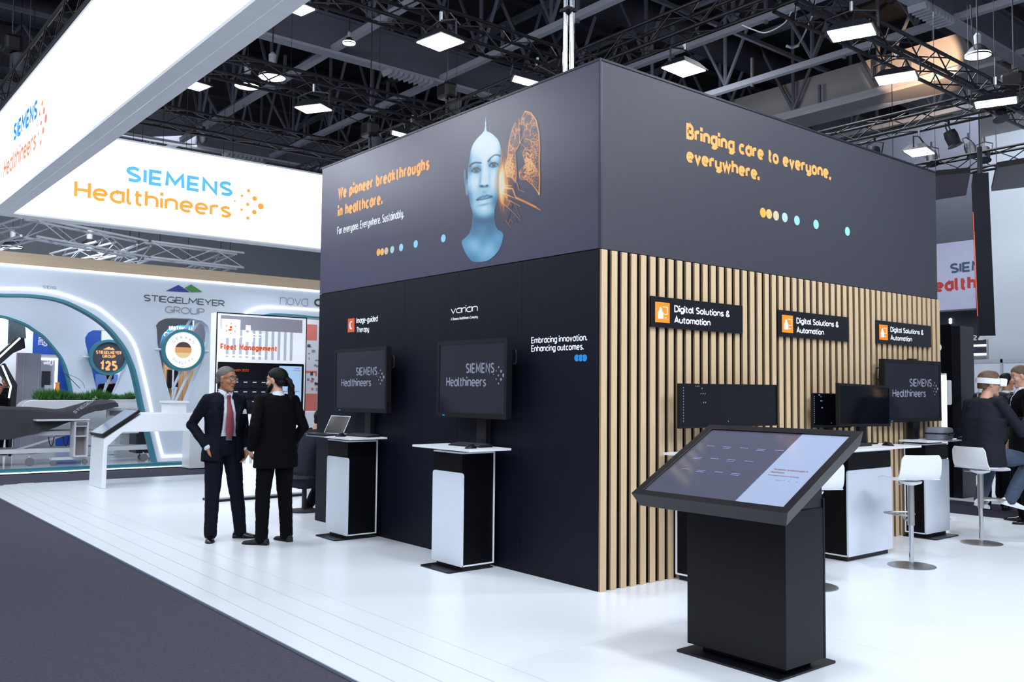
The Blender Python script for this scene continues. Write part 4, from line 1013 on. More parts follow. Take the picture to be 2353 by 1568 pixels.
P = [U(x, y, 'z', 6.1) for x, y in ((1818, 28), (1800, 55), (1760, 75), (1730, 68), (1705, 58))]; MB().tube(smooth2d(P, 5), .008, 6).build('cable', m_white, cb)
P = [U(x, y, 'z', 6.1) for x, y in ((1866, 38), (1850, 75), (1833, 105))]; MB().tube(smooth2d(P, 5), .010, 6).build('cable', m_alu, cb)
P = [U(x, y, 'z', 6.1) for x, y in ((1808, 106), (1820, 110), (1835, 104))]; MB().tube(P, .02, 6).build('shackle', m_alu, cb)
for k, (x0, y0, x1, y1, z, lb) in enumerate(((640, 190, 1000, 330, 7, 'over the slogan'), (2230, 10, 2240, 120, 7.8, 'beside the dome lamp'))):
    a = U(x0, y0, 'z', z); b = U(x1, y1, 'z', z); m = (a+b)/2-Vector((0, 0, .15))
    tag(MB().tube(smooth2d([a, m, b], 6), .011, 6).build('slack_cable', m_lampb, None), 'thin black slack cable '+lb, 'cable')

# ================================================================== NEIGHBOURING WHITE STAND (left background)
XF = -13.1
F2 = lambda pts, X=XF: [(U(x, y, 'x', X)[1], U(x, y, 'x', X)[2]) for x, y in pts]
st = thing('neighbour_stand', 'white stand with arched openings, teal edges and a wood band along its top', 'booth', (XF, 0, 0))
B((-24, -9, .0), (-12.88, 12, .07), 'platform', m_whiteg, st)
B((-12.88, -9, .02), (-12.83, 12, .085), 'platform_edge', m_teal, st)
B((-12.83, -9, .0), (-12.815, 12, .02), 'led_strip', m_led, st)
# front fascia with openings
arch_in = [(-420, 700), (-260, 676), (-60, 671), (0, 678), (60, 679), (110, 684), (145, 692), (168, 701), (199, 717), (230, 737), (253, 757), (275, 783), (291, 807), (300, 827), (308, 848), (317, 884), (328, 936), (342, 996), (359, 1066)]
arch = smooth2d([(a, b, 0) for a, b in F2(arch_in)], 4); arch = [(p.x, p.y) for p in arch]
vfoot = F2([(438, 1064), (452, 1012), (478, 952)])
top = F2([(-60, 573), (735, 645)])
yL = -6.0; yR = 7.2; zt = 3.945
hole = F2([(358, 755), (356, 748), (364, 738), (378, 731), (395, 729), (440, 731), (465, 736), (479, 748), (483, 765), (481, 785), (462, 840), (428, 928), (415, 936), (399, 934), (392, 925), (372, 850), (360, 790)])
rin = [(U(x, y, 'x', XF)[1], U(x, y, 'x', XF)[2]) for x, y in [(478, 1060), (520, 950), (560, 860), (572, 760), (590, 735), (620, 723)]]
rin_s = [(p.x, p.y) for p in smooth2d([(a, b, 0) for a, b in rin], 4)]
outer = [(yL, .08), (yL, zt), (yR, zt), (yR, 3.02), (rin_s[-1][0]+.3, 3.04)]+rin_s[::-1]+[vfoot[0]]+[(arch[-1][0], .08)]+arch[::-1][1:]
outer = [(yL, zt), (yR, zt), (yR, 3.0)]+[(a, b) for a, b in rin_s[::-1]]+[(rin_s[0][0], .08), (arch[-1][0], .08)]+[p for p in arch[::-1] if p[1] > .08]+[(yL, arch[0][1])]
plate2d(outer, [hole], (XF-.12, 0, 0), (0, 1, 0), (0, 0, 1), .22, 'fascia', m_fac, st)
# teal inner edge strips, LED lines
edge = [Vector((XF+.0, a, b)) for a, b in arch]
def strip(pts, wd, x0, x1, name, mat, parent):
    """ribbon of width wd following a curve in the fascia plane"""
    n = len(pts); A = []; Bq = []
    for i in range(n):
        a = pts[max(i-1, 0)]; b = pts[min(i+1, n-1)]; t = Vector((0, b[1]-a[1], b[2]-a[2])).normalized(); nn_ = Vector((0, -t.z, t.y))
        A.append(Vector(pts[i])+nn_*wd/2); Bq.append(Vector(pts[i])-nn_*wd/2)
    b = MB(); rs = [[Vector((x0, p.y, p.z)), Vector((x1, p.y, p.z)), Vector((x1, q.y, q.z)), Vector((x0, q.y, q.z))] for p, q in zip(A, Bq)]
    b.rings(rs); return b.build(name, mat, parent)
strip(edge, .05, XF-.24, XF+.004, 'teal_edge', m_teal, st)
def px_curve(pts, X=XF, n=5): return smooth2d([U(x, y, 'x', X) for x, y in pts], n)
strip(px_curve([(-420, 676), (-260, 660), (-60, 661), (0, 664), (60, 665), (110, 669), (160, 682), (204, 699), (230, 711), (260, 735), (288, 761), (306, 786), (317, 813), (327, 850), (339, 899), (349, 946), (360, 994), (374, 1050)]), .04, XF, XF+.012, 'led_line', m_led, st)
strip([U(373, 1050, 'x', XF), U(432, 1047, 'x', XF), U(447, 1008, 'x', XF), U(470, 960, 'x', XF)], .04, XF, XF+.012, 'led_line', m_led, st)
strip(px_curve([(562, 722), (585, 710), (610, 706), (640, 707), (740, 714), (900, 728)]), .04, XF, XF+.012, 'led_line', m_led, st)
strip(px_curve([(572, 760), (590, 735), (620, 723), (680, 725), (740, 731), (900, 742)]), .04, XF-.24, XF+.004, 'teal_edge', m_teal, st)
B((XF-.0, yL, 3.70), (XF+.015, yR, 3.735), 'led_line', m_led, st)
B((XF-.02, yL, 3.74), (XF+.03, yR, 3.955), 'wood_band', m_woodb, st)
B((XF-.9, yL, 3.9), (XF-.04, yR, 3.955), 'roof_panel', m_fac, st)
ring = [Vector((XF+.002, a, b)) for a, b in hole]
strip(ring+[ring[0]], .03, XF-.22, XF+.006, 'opening_rim', m_fac2, st)
# slanted bars in the opening
for (a, b) in (((405, 790), (438, 735)), ((420, 790), (460, 737)), ((396, 895), (425, 835)), ((393, 930), (405, 890)), ((399, 930), (438, 850))):
    pa, pb_ = U(*a, 'x', XF-.15), U(*b, 'x', XF-.15); rod('slanted_bar', pa, pb_, .028, m_fac, st, 8)
# lettering on the fascia
T2 = lambda s, pl, pr, ct, mat, b=0, X=XF, **k: textpx(s, pl, pr, ct, 'x', X, mat, st, b, **k)
T2('STIEGELMEYER', (330, 692), (516, 704), (330, 677), m_dgrey, wt=.13, spacing=1.3)
T2('GROUP', (379, 719), (470, 724), (379, 703), m_lgrey, wt=.13, spacing=1.3)
T2('S1D19', (98, 664), (129, 666), (98, 656), m_lgrey, wt=.12, spacing=1.3)
T2('nova', (643, 700), (708, 703), (643, 675), m_lgrey, wt=.07, spacing=1.2)
T2('cl', (722, 704), (748, 706), (722, 679), m_dgrey, wt=.16)
tri = lambda pts, mat: MB().prism([U(x, y, 'x', XF+.001) for x, y in pts], (.004, 0, 0)).build('logo_peak', mat, st)
tri([(381, 669), (410, 655), (437, 672)], M('logo_blue', (42, 62, 150), .5)); tri([(424, 662), (439, 654), (465, 671), (440, 672)], m_green)

# recessed vault wall behind, with its own arch and opening
XV = -15.6
F3 = lambda pts: [(U(x, y, 'x', XV)[1], U(x, y, 'x', XV)[2]) for x, y in pts]
v_arch = [(p.x, p.y) for p in smooth2d([(a, b, 0) for a, b in F3([(-420, 760), (-240, 726), (-60, 721), (0, 727), (20, 731), (58, 745), (80, 759), (100, 773), (116, 790), (130, 807), (141, 822), (150, 841), (156, 861), (162, 884), (172, 940), (182, 1020), (187, 1050)])], 4)]
h2 = F3([(196, 786), (196, 776), (203, 765), (214, 759), (262, 760), (290, 763), (303, 775), (300, 805), (294, 830), (278, 868), (262, 905), (255, 925), (232, 925), (222, 896), (208, 835)])
yV = U(345, 900, 'x', XV)[1]
out2 = [(-7.5, 3.9), (yV, 3.9), (yV, .08), (v_arch[-1][0], .08)]+[p for p in v_arch[::-1] if p[1] > .08]+[(-7.5, v_arch[0][1])]
plate2d(out2, [h2], (XV-.1, 0, 0), (0, 1, 0), (0, 0, 1), .18, 'vault_wall', m_fac2, st)
strip([Vector((XV, a, b)) for a, b in v_arch], .04, XV-.2, XV+.004, 'teal_edge', m_teal, st)
for (a, b) in (((272, 790), (292, 765)), ((236, 905), (262, 850)), ((232, 930), (245, 880))):
    rod('slanted_bar', U(*a, 'x', XV-.1), U(*b, 'x', XV-.1), .028, m_fac, st, 8)
# round medallions held in the openings
def medallion(px, py, X, r, face, label, print_=None):
    c = U(px, py, 'x', X); t = thing('round_medallion', label, 'sign', c, group='round signs of the white stand')
    MX = Matrix.Rotation(R(90), 4, 'Y')
    MB().lathe([(r*.86, .05), (r*.86, .09), (r, .09), (r, -.09), (.1, -.09)], c, 40, MX, False).build('rim', m_teal, t, smooth=True)
    MB().lathe([(.001, .052), (r*.86, .052), (r*.86, .04), (.001, .04)], c, 40, MX).build('disc', face, t)
    for s_ in (-1, 1): rod('mounting_pin', c+Vector((0, s_*r*.95, 0)), c+Vector((0, s_*(r+.12), 0)), .02, m_white, t, 8)
    return t, c
m_dark = M('medallion_dark', (66, 70, 82), .4, emit=.05); m_mw = M('medallion_white', (246, 248, 250), .4, emit=.5, ecol=(1, 1, 1))
md, c = medallion(248, 822, XV+.05, .385, m_dark, 'round teal-rimmed dark medallion with glowing orange jubilee lettering')
m_og = M('orange_glow', (240, 160, 96), .5, emit=.6, ecol=(1, .50, .20))
x = c.x+.053; y, z = c.y, c.z
text('STIEGELMEYER', (x, y-.26, z+.07), (0, 1, 0), (0, 0, 1), .52, .075, m_og, md, .02)
text('GROUP', (x, y-.13, z-.01), (0, 1, 0), (0, 0, 1), .27, .065, m_og, md, .02)
text('125', (x, y-.17, z-.28), (0, 1, 0), (0, 0, 1), .36, .21, m_og, md, .02, wt=.22)
MB().prism([(x, y-.12, z+.17), (x, y+.12, z+.17), (x, y+.07, z+.22), (x, y+.04, z+.20), (x, y, z+.235)], (.004, 0, 0)).build('logo_peak', m_og, md)
md, c = medallion(419, 805, XF+.02, .42, m_mw, 'round teal-rimmed white medallion with a black red and gold disc')
x = c.x+.053; y, z = c.y, c.z
for (a0, a1, col, nm) in ((.33, 1, (84, 60, 50), 'flag_black'), (-.33, .33, (244, 170, 110), 'flag_orange'), (-1, -.33, (252, 220, 160), 'flag_gold')):
    r = .165; P = []
    n = 12
    for k in range(n+1): zz = r*(a0+(a1-a0)*k/n); P.append((x, y+math.sqrt(max(0, r*r-zz*zz)), z+zz))
    for k in range(n, -1, -1): zz = r*(a0+(a1-a0)*k/n); P.append((x, y-math.sqrt(max(0, r*r-zz*zz))-.0005, z+zz))
    MB().prism(P, (.004, 0, 0)).build(nm, M(nm, col, .5, emit=.2), md)
def arctext(s, cy, cz, r, a0, a1, flip, mat, parent, x, cap=.06):
    for i, ch in enumerate(s):
        a = R(a0+(a1-a0)*i/(len(s)-1)); ctr = Vector((x, cy+r*math.cos(a), cz+r*math.sin(a)))
        up = Vector((0, math.cos(a), math.sin(a)))*(-1 if flip else 1); rt_ = Vector((0, math.sin(a), -math.cos(a)))*(-1 if flip else 1)
        text(ch, ctr-rt_*.02-up*(cap*.5), rt_, up, .045 if GL[ch][0] else None, cap, mat, parent, name='letter', wt=.13)
m_pl = M('pale_letters', (170, 174, 190), .5)
arctext('GERMAN', y, z, .255, 140, 40, False, m_pl, md, x); arctext('QUALITY', y, z, .255, 225, 315, True, m_pl, md, x)

# things behind the arches: blue posters, wood wall, purple kiosk, dark frame
bp = thing('blue_poster_wall', 'deep blue poster with white lines of text seen through the far arch', 'poster', (-18, -2.2, 0))
a = U(78, 768, 'x', -18.0); b = U(150, 893, 'x', -18.0)
B((-18.1, a[1], .08), (-18.0, b[1]+1.4, 3.2), 'poster_panel', m_blue, bp); B((-18.12, a[1]-.8, .08), (-18.02, a[1]-.01, 3.2), 'side_panel', m_white, bp)
for k, (yy, s_) in enumerate(((776, 'Sterile'), (782, 'Safe beds'), (788, 'Electric'), (794, 'Highly precise'))):
    p = U(88, yy, 'x', -17.995); text(s_.replace('H', 'H'), p, (0, 1, 0), (0, 0, 1), .12*len(s_)*.5, .06, m_whitep, bp)
bp2 = thing('blue_poster_wall', 'blue and white wall panels behind the jubilee medallion', 'poster', (-17.5, 1, 0))
a = U(190, 750, 'x', -17.5); m_ = U(233, 760, 'x', -17.5); b = U(300, 760, 'x', -17.5)
B((-17.6, a[1], .08), (-17.5, m_[1], 3.2), 'blue_panel', m_blue, bp2); B((-17.6, m_[1]+.004, .08), (-17.5, b[1], 3.2), 'white_panel', m_white, bp2)
a = U(222, 860, 'x', -17.3); b = U(268, 960, 'x', -17.3); B((-17.4, a[1], b[2]), (-17.3, b[1], a[2]), 'poster_board', M('poster_blue', (96, 130, 200), .5, emit=.1), bp2)
bp3 = thing('blue_banner', 'bright blue banner with white lettering behind the flag medallion', 'banner', (-15.5, 1.5, 0))
a = U(365, 748, 'x', -15.5); b = U(452, 800, 'x', -15.5)
MB().prism([U(x_, y_, 'x', -15.5) for x_, y_ in ((366, 800), (372, 772), (388, 755), (410, 748), (445, 748), (440, 800))], (.05, 0, 0)).build('banner_sheet', m_blue2, bp3)
text('UNITING AND', U(388, 760, 'x', -15.445), (0, 1, 0), (0, 0, 1), .62, .11, m_whitep, bp3, .02); text('CURING EVERY', U(376, 774, 'x', -15.445), (0, 1, 0), (0, 0, 1), .95, .11, m_whitep, bp3, .02)
rod('banner_pole', U(400, 790, 'x', -15.42), (-15.42, U(400, 790, 'x', -15.42)[1], .07), .02, m_white, bp3)
wwl = thing('wood_partition', 'warm wooden partition behind the flag medallion', 'partition', (-16.5, 1.6, 0))
a = U(378, 840, 'x', -16.5); b = U(470, 940, 'x', -16.5)
n = 9
for k in range(n): B((-16.6, a[1]+(b[1]-a[1])*k/n+.004, .08), (-16.5, a[1]+(b[1]-a[1])*(k+1)/n-.004, 2.35), 'plank', m_woodw, wwl)
wt_ = thing('wall_television', 'dark television on the wooden partition behind the flag medallion', 'television', U(395, 875, 'x', -16.42))
p0 = U(386, 850, 'x', -16.42); p1 = U(408, 893, 'x', -16.42); B((-16.495, p0[1], p1[2]), (-16.42, p1[1], p0[2]), 'television_body', m_plastic, wt_); B((-16.42, p0[1]+.03, p1[2]+.03), (-16.415, p1[1]-.03, p0[2]-.03), 'screen', m_screen2, wt_)
gp = thing('grey_partition', 'grey room divider behind the right side of the flag opening', 'partition', (-15.0, 2, 0))
B((-15.1, U(446, 750, 'x', -15)[1], 2.55), (-15.0, 3.6, 3.3), 'partition_panel', m_grey, gp)
B((-15.1, U(446, 750, 'x', -15)[1]+.9, .07), (-15.0, U(446, 750, 'x', -15)[1]+1.0, 2.55), 'partition_post', m_grey, gp)
# purple-grey kiosk wall with lit frame
pk = thing('grey_kiosk_wall', 'grey freestanding kiosk wall with a glowing frame and smartwatch sign', 'kiosk', (-16.8, -2, 0))
a = U(41, 811, 'x', -16.8); b = U(95, 811, 'x', -16.8); cR = U(140, 812, 'x', -17.2)
B((-16.95, a[1], .08), (-16.8, b[1], a[2]), 'kiosk_front', M('mauve_grey', (138, 136, 150), .5), pk)
for k in (-.12, .18): B((-16.8, (a[1]+b[1])/2+k, .08), (-16.79, (a[1]+b[1])/2+k+.02, a[2]-.03), 'panel_groove', m_grey, pk)
B((-17.5, b[1]+.002, .08), (-17.4, cR[1], a[2]), 'kiosk_back', m_lgrey, pk)
B((-17.39, b[1]+.02, a[2]-.13), (-17.36, cR[1]-.02, a[2]-.08), 'led_frame', m_led, pk); B((-17.39, cR[1]-.07, .9), (-17.36, cR[1]-.02, a[2]-.14), 'led_frame', m_led, pk)
text('under', U(100, 838, 'x', -17.35), (0, 1, 0), (0, 0, 1), .14, .09, m_whitep, pk, .02)
p = U(118, 834, 'x', -17.35); MB().tube([p+Vector((0, .03*math.cos(t), .06*math.sin(t))) for t in [R(30*k) for k in range(12)]], .01, 6, closed=True).build('watch_icon', m_whitep, pk)
p0, p1 = U(97, 853, 'x', -17.35), U(115, 890, 'x', -17.35); B((-17.39, p0[1], p1[2]), (-17.35, p1[1], p0[2]), 'kiosk_screen', m_screen, pk)
# dark angular frame with LED lines at the picture edge
df = thing('dark_angular_frame', 'dark angular portal frame with glowing white lines at the edge of the photo', 'frame', (-16.2, -3, 0))
XD = -16.2
def poly(pts, d, name, mat, X=XD): return MB().prism([U(x, y, 'x', X) for x, y in pts], (d, 0, 0)).build(name, mat, df)
poly([(-30, 840), (42, 776), (56, 777), (58, 800), (30, 812), (-30, 865)], -.25, 'frame_beam', m_blackm)
poly([(-5, 850), (12, 835), (40, 885), (36, 940), (24, 935), (26, 890)], -.25, 'frame_leg', m_blackm)
rod('frame_foot', (XD-.12, U(30, 935, 'x', XD)[1], .07), (XD-.12, U(30, 935, 'x', XD)[1], 1.3), .03, m_blackm, df)
strip([U(-30, 848, 'x', XD), U(46, 777, 'x', XD)], .035, XD, XD+.01, 'led_line', m_led, df); strip([U(5, 840, 'x', XD), U(25, 888, 'x', XD), U(20, 915, 'x', XD)], .035, XD, XD+.01, 'led_line', m_led, df)
poly([(20, 732), (58, 747), (60, 778), (42, 776), (18, 792)], -.02, 'glass_pane', M('teal_glass', (50, 80, 96), .1, alpha=.75), XD-.3)
# planter counter with grass
pc = thing('planter_counter', 'long white rounded counter with a grass planter on top', 'counter', (-15.0, -.5, .07))
XP = -14.75
a = U(47, 915, 'x', XP); b = U(306, 915, 'x', XP)
zt_ = 1.27; y0, y1 = a[1], b[1]+.05
prof = rrect(y0, y1, .62, zt_, .22, 6, (0, 1, 1, 0))
MB().prism([(XP-.5, yy, zz) for yy, zz in prof], (.5, 0, 0)).build('counter_body', m_whiteg, pc, bevel=.01)
MB().prism([(XP-.45, yy, zz) for yy, zz in rrect(b[1]-.22, b[1]+.30, .07, .64, .16, 6, (0, 0, 0, 1))], (.42, 0, 0)).build('counter_foot', m_whiteg, pc)
B((XP-.4, y0+.4, zt_), (XP-.1, y1-.02, zt_+.04), 'planter_trough', m_plastic, pc)
rg = random.Random(5)
for nm, mt, hh, cnt in (('grass', m_grass, .22, 2600), ('undergrowth', m_grass2, .12, 1200)):
    mb = MB()
    for _ in range(cnt):
        yy = rg.uniform(y0+.3, y1); xx = XP-.25+rg.uniform(-.16, .18); h_ = hh*(.7+.5*mnoise.noise((yy*2.2, .3, 0)))*rg.uniform(.6, 1.25)
        dx, dy = rg.uniform(-.09, .09), rg.uniform(-.09, .09); w_ = .008
        mb.add([(xx-w_, yy-w_, zt_+.02), (xx+w_, yy+w_, zt_+.02), (xx+dx*.5+w_*.7, yy+dy*.5, zt_+h_*.6), (xx+dx, yy+dy, zt_+h_+.02)], [(0, 1, 2), (0, 2, 3)])
    o = mb.build(nm, mt, pc); o['kind'] = 'stuff'
tag(MB().rings([[(XP-.36+.05*math.cos(t)*s_, U(132, 880, 'x', XP-.36)[1]+.05*math.sin(t)*s_, z_) for t in [R(30*k) for k in range(12)]] for z_, s_ in ((zt_+.04, .9), (zt_+.2, 1), (zt_+.3, .7), (zt_+.36, .9))]).build('orange_bag', M('orange_plastic', (240, 160, 50), .5, emit=.05), None, smooth=True), 'orange plastic bag or container standing behind the grass planter', 'container')
tag(B((XP-.42, U(113, 880, 'x', XP)[1], zt_+.04), (XP-.34, U(130, 880, 'x', XP)[1], zt_+.30), 'clear_box', m_clear), 'clear plastic box beside the orange container behind the grass', 'box')
ga = thing('wire_stand', 'thin black jointed wire arm rising from the grass planter', 'stand', (XP-.3, U(184, 895, 'x', XP-.3)[1], zt_))
P = [U(*q, 'x', XP-.3) for q in ((184, 893), (153, 862), (136, 854))]; MB().tube(P, .007, 6).build('arm', m_metalg, ga); MB().tube(smooth2d([U(*q, 'x', XP-.3) for q in ((153, 860), (175, 868), (190, 880), (195, 893))], 4), .004, 6).build('wire', m_metalg, ga)

# hospital bed under a charcoal cover, overbed table
XB = -14.0
bed = thing('hospital_bed', 'hospital bed under a charcoal cover with raised backrest', 'bed', (XB, -1.5, .07))
def bedprof(y):   # top height along the bed
    pts = [(-4, 1.18), (-2.6, 1.16), (-1.65, 1.16), (-1.1, 1.14), (-.75, 1.10), (-.55, 1.13), (-.2, 1.25), (.12, 1.29), (.22, 1.27)]
    for (a0, z0), (a1, z1) in zip(pts, pts[1:]):
        if a0 <= y <= a1: return z0+(z1-z0)*(y-a0)/(a1-a0)
    return pts[-1][1]
def bedhem(y):
    pts = [(-4, .42), (-2.2, .52), (-1.6, .58), (-1.2, .66), (-.8, .82), (-.5, .94), (-.2, 1.08), (.12, 1.12), (.22, 1.15)]
    for (a0, z0), (a1, z1) in zip(pts, pts[1:]):
        if a0 <= y <= a1: return z0+(z1-z0)*(y-a0)/(a1-a0)
    return pts[-1][1]
rs = []
for k in range(61):
    y = -4+4.22*k/60; t_ = bedprof(y)+.02*mnoise.noise((y*5, 1, 0)); h_ = bedhem(y)+.04*mnoise.noise((y*4, 5, 0)); fo = .05*mnoise.noise((y*7, 9, 0))
    rs.append([(XB+.42+.05+fo, y, h_), (XB+.44+fo*.8, y, (h_*2+t_)/3), (XB+.42, y, (h_+2*t_)/3), (XB+.38, y, t_-.05), (XB+.25, y, t_), (XB-.3, y, t_), (XB-.42, y, t_-.05), (XB-.45, y, (h_+t_)/2), (XB-.47, y, h_), (XB-.40, y, h_+.02), (XB, y, t_-.12), (XB+.38, y, h_+.02)])
MB().rings(rs).build('bed_cover', m_cover, bed, smooth=True)
def lb(a, b_, n_, m_, r=.02): return MB().tube([a, b_], r, 8).build(n_, m_, bed)
m_bedf = M('bed_frame_cream', (206, 208, 216), .45)
B((XB-.4, -3.6, .62), (XB+.36, .1, .70), 'bed_deck', m_bedf, bed); B((XB-.3, -3.4, .30), (XB+.38, .9, .38), 'chassis', m_bedf, bed)
for (ya, yb_) in ((-1.5, -.75), (-3.2, -2.4)): MB().hexa([(XB+.20, ya, .38), (XB+.26, ya, .38), (XB+.26, ya+.12, .38), (XB+.20, ya+.12, .38), (XB+.20, yb_, .62), (XB+.26, yb_, .62), (XB+.26, yb_+.14, .62), (XB+.20, yb_+.14, .62)]).build('lift_arm', m_bedf, bed)
B((XB+.25, -.45, .46), (XB+.38, -.15, .60), 'drive_box', m_bedf, bed)
for yy in (-1.0, -.75): MB().tube(smooth2d([(XB+.42, yy, .60), (XB+.43, yy+.02, .48), (XB+.43, yy+.05, .42), (XB+.43, yy+.08, .48), (XB+.42, yy+.10, .60)], 4), .010, 6).build('restraint_hook', m_metalg, bed)
def caster(x, y, parent, r=.075, z0=.07):
    t_ = MB().lathe([(0, -.03), (r*.9, -.03), (r, -.02), (r, .02), (r*.9, .03), (0, .03)], (x, y, z0+r), 20, Matrix.Rotation(R(90), 4, 'Y')).build('caster', m_rubber, parent, smooth=True)
    MB().tube([(x, y, z0+r), (x-.05, y, z0+2.3*r)], .015, 6).build('caster_fork', m_bedf, parent)
for yy in (-1.30, -3.4, .75): caster(XB+.42, yy, bed)
hb_ = [(y, z) for y, z in rrect(.10, .74, .90, 1.30, .06, 4)]
plate2d(hb_, [rrect(.16, .68, 1.13, 1.24, .02, 3)], (XB+.1, 0, 0), (0, 1, 0), (0, 0, 1), .05, 'headboard', m_bedf, bed)
B((XB+.13, .15, .98), (XB+.14, .70, 1.07), 'headboard_panel', m_rubber, bed); B((XB-.1, .1, .62), (XB+.2, .7, .72), 'head_frame', m_bedf, bed)
text('STIEGELM', (XB+.43, -.56, 1.02), (0, .8, .6), (-.3, -.55, .75), .5, .06, m_lgrey, bed, .02)
ob = thing('overbed_table', 'white overbed table with a shelf column on casters in front of the bed', 'table', (-13.4, -.3, .07))
a = U(82, 968, 'x', -13.35); b = U(206, 965, 'x', -13.35)
B((-13.75, a[1], .90), (-13.3, b[1], .93), 'table_top', m_bedf, ob, bevel=.01)
c0 = U(172, 972, 'x', -13.3)[1]; c1 = U(205, 972, 'x', -13.3)[1]
for (u0, u1, z0, z1, nm) in ((c0, c0+.03, .22, .89, 'side_panel'), (c1-.03, c1, .22, .89, 'side_panel'), (c0+.03, c1-.03, .22, .25, 'shelf'), (c0+.03, c1-.03, .60, .62, 'shelf'), (c0+.03, c1-.03, .79, .81, 'shelf'), (c0+.03, c1-.03, .87, .89, 'shelf')): B((-13.62, u0, z0), (-13.32, u1, z1), nm, m_bedf, ob)
B((-13.62, c0+.03, .25), (-13.60, c1-.03, .87), 'column_back', M('beige_panel', (170, 165, 165), .5), ob); B((-13.35, c0+.03, .815), (-13.31, c1-.03, .865), 'drawer_front', m_rubber, ob)
for y_ in (c0-.05, c1-.01): B((-13.65, c0-.35, .17), (-13.58, c1+.0, .21), 'base_beam', m_bedf, ob); break
B((-13.5, c0-.35, .165), (-13.44, c1, .215), 'base_beam', m_bedf, ob)
for yy in (c0-.33, c1-.03): caster(-13.4, yy, ob, .05)
bx = thing('waste_bin', 'dark wheeled container under the arch edge beside the counter foot', 'bin', (-14.3, 1.3, .07))
a = U(330, 1040, 'x', -14.0)
B((-14.5, a[1]-.15, .2), (-14.0, a[1]+.35, .95), 'bin_body', m_metalg, bx, bevel=.02); caster(-14.05, a[1]-.05, bx, .05); caster(-14.05, a[1]+.25, bx, .05)
tag(B((-14.2, U(283, 940, 'x', -14.2)[1], .72), (-13.9, U(305, 940, 'x', -14.2)[1], 1.0), 'teal_box', m_teal, bevel=.005), 'teal box behind the slanted screen of the white ribbon table', 'box')
# white reception desk with plotter-like box in the stand opening
rd = thing('reception_counter', 'white reception counter behind the white ribbon table', 'counter', (-12.4, 1.5, 0))
a = U(383, 935, 'x', -12.2); b = U(450, 935, 'x', -12.2)
sb = thing('white_storage_box', 'low white box with overhanging lid on the ribbon table', 'box', (-9.8, 0, 1.14))
a = U(388, 925, 'x', -9.6); b = U(428, 945, 'x', -9.6)
B((-9.95, a[1], 1.142), (-9.6, b[1], 1.30), 'box_body', m_white, sb); B((-9.98, a[1]-.03, 1.30), (-9.57, b[1]+.03, 1.33), 'lid', m_white, sb)
B((-12.7, 1.2, .0), (-12.3, 3.8, 1.0), 'counter_front', m_white, rd); B((-12.75, 1.15, 1.0), (-12.25, 3.85, 1.04), 'counter_top', m_whiteg, rd)

# white ribbon table with tilted screen
rt_ = thing('ribbon_table', 'long white folded ribbon table with a tilted touch screen at its near end', 'table', (-9.9, .5, 0))
out = [(-1.115, 0), (-1.045, 0), (-1.045, .64), (-.83, .85), (3.0, .85), (3.0, 0), (3.07, 0), (3.07, 1.14), (-.55, 1.14), (-1.10, .76)]
MB().prism([(-10.23, y, z) for y, z in out], (.71, 0, 0)).build('ribbon_body', m_white, rt_, bevel=.012)
sc_ = thing('tilted_screen', 'thin dark tilted touch screen on the sloping end of the ribbon table', 'screen', (-9.8, -.8, .95))
u_ = Vector((0, .55, .38)).normalized(); nn_ = Vector((0, -u_.z, u_.y)); o_ = Vector((-10.15, -1.08, .79))+nn_*.02
MSc = Matrix((Vector((1, 0, 0)), u_, nn_)).transposed().to_4x4(); MSc.translation = o_
MB().box((-.02, -.04, 0), (.66, .62, .045)).build('screen_housing', m_plastic, sc_, bevel=.006, M4=MSc)
MB().box((.0, -.02, .045), (.64, .60, .048)).build('screen_glass', M('pale_screen', (140, 150, 168), .12, emit=.08), sc_, M4=MSc)

# ---- backlit information totem with monitor
ft = thing('lightbox_totem', 'tall backlit totem with orange heading and a built-in monitor', 'totem', (-7.15, .32, 0))
XT = -7.05
B((XT-.22, -.352, .03), (XT-.004, .985, 2.585), 'totem_body', m_frame, ft)
B((XT-.004, -.345, .05), (XT, .978, 2.575), 'backlit_print', M('lightbox_white', (226, 232, 244), .5, emit=.55, ecol=(.86, .90, 1)), ft)
for (a0, a1, b0, b1) in ((-.352, .985, 2.575, 2.59), (-.356, -.345, .03, 2.59), (.978, .989, .03, 2.59)): B((XT-.01, a0, b0), (XT+.008, a1, b1), 'edge_trim', m_darkedge, ft)
B((XT-.3, -.37, 0), (XT+.05, 1.0, .03), 'base_plate', m_blackm, ft)
m_str = M('print_grey', (190, 196, 212), .5, emit=.28, ecol=(.62, .66, .78)); m_gr2 = M('print_dark_grey', (160, 160, 176), .5, emit=.18, ecol=(.45, .45, .55))
xx = XT+.0005
B((xx, -.30, 2.36), (xx+.001, .92, 2.55), 'print_band', m_gr2, ft)
for k in range(11): B((xx, -.22+.095*k, 1.95 if k > 3 else 1.97), (xx+.001, -.22+.095*k+.042, 2.36), 'print_stripe', m_str, ft)
for k in range(11): B((xx, -.22+.095*k, .5), (xx+.001, -.22+.095*k+.042, 1.15), 'print_stripe', m_str, ft)
wsq = M('print_white', (246, 248, 255), .5, emit=.8, ecol=(1, 1, 1))
for (y0, y1, z0, z1) in ((-.29, -.02, 2.24, 2.50), (.06, .13, 2.36, 2.43), (.03, .17, 2.20, 2.325), (-.34, .35, 1.995, 2.012), (-.34, -.02, 1.955, 1.97)): B((xx+.001, y0, z0), (xx+.002, y1, z1), 'print_square', wsq, ft)
for (y0, y1, z0) in ((-.34, .28, 2.262), (.17, .33, 2.30)): B((xx+.001, y0, z0), (xx+.0018, y1, z0+.008), 'print_line', wsq, ft)
mor = M('orange_ink', (236, 96, 40), .5, emit=.25)
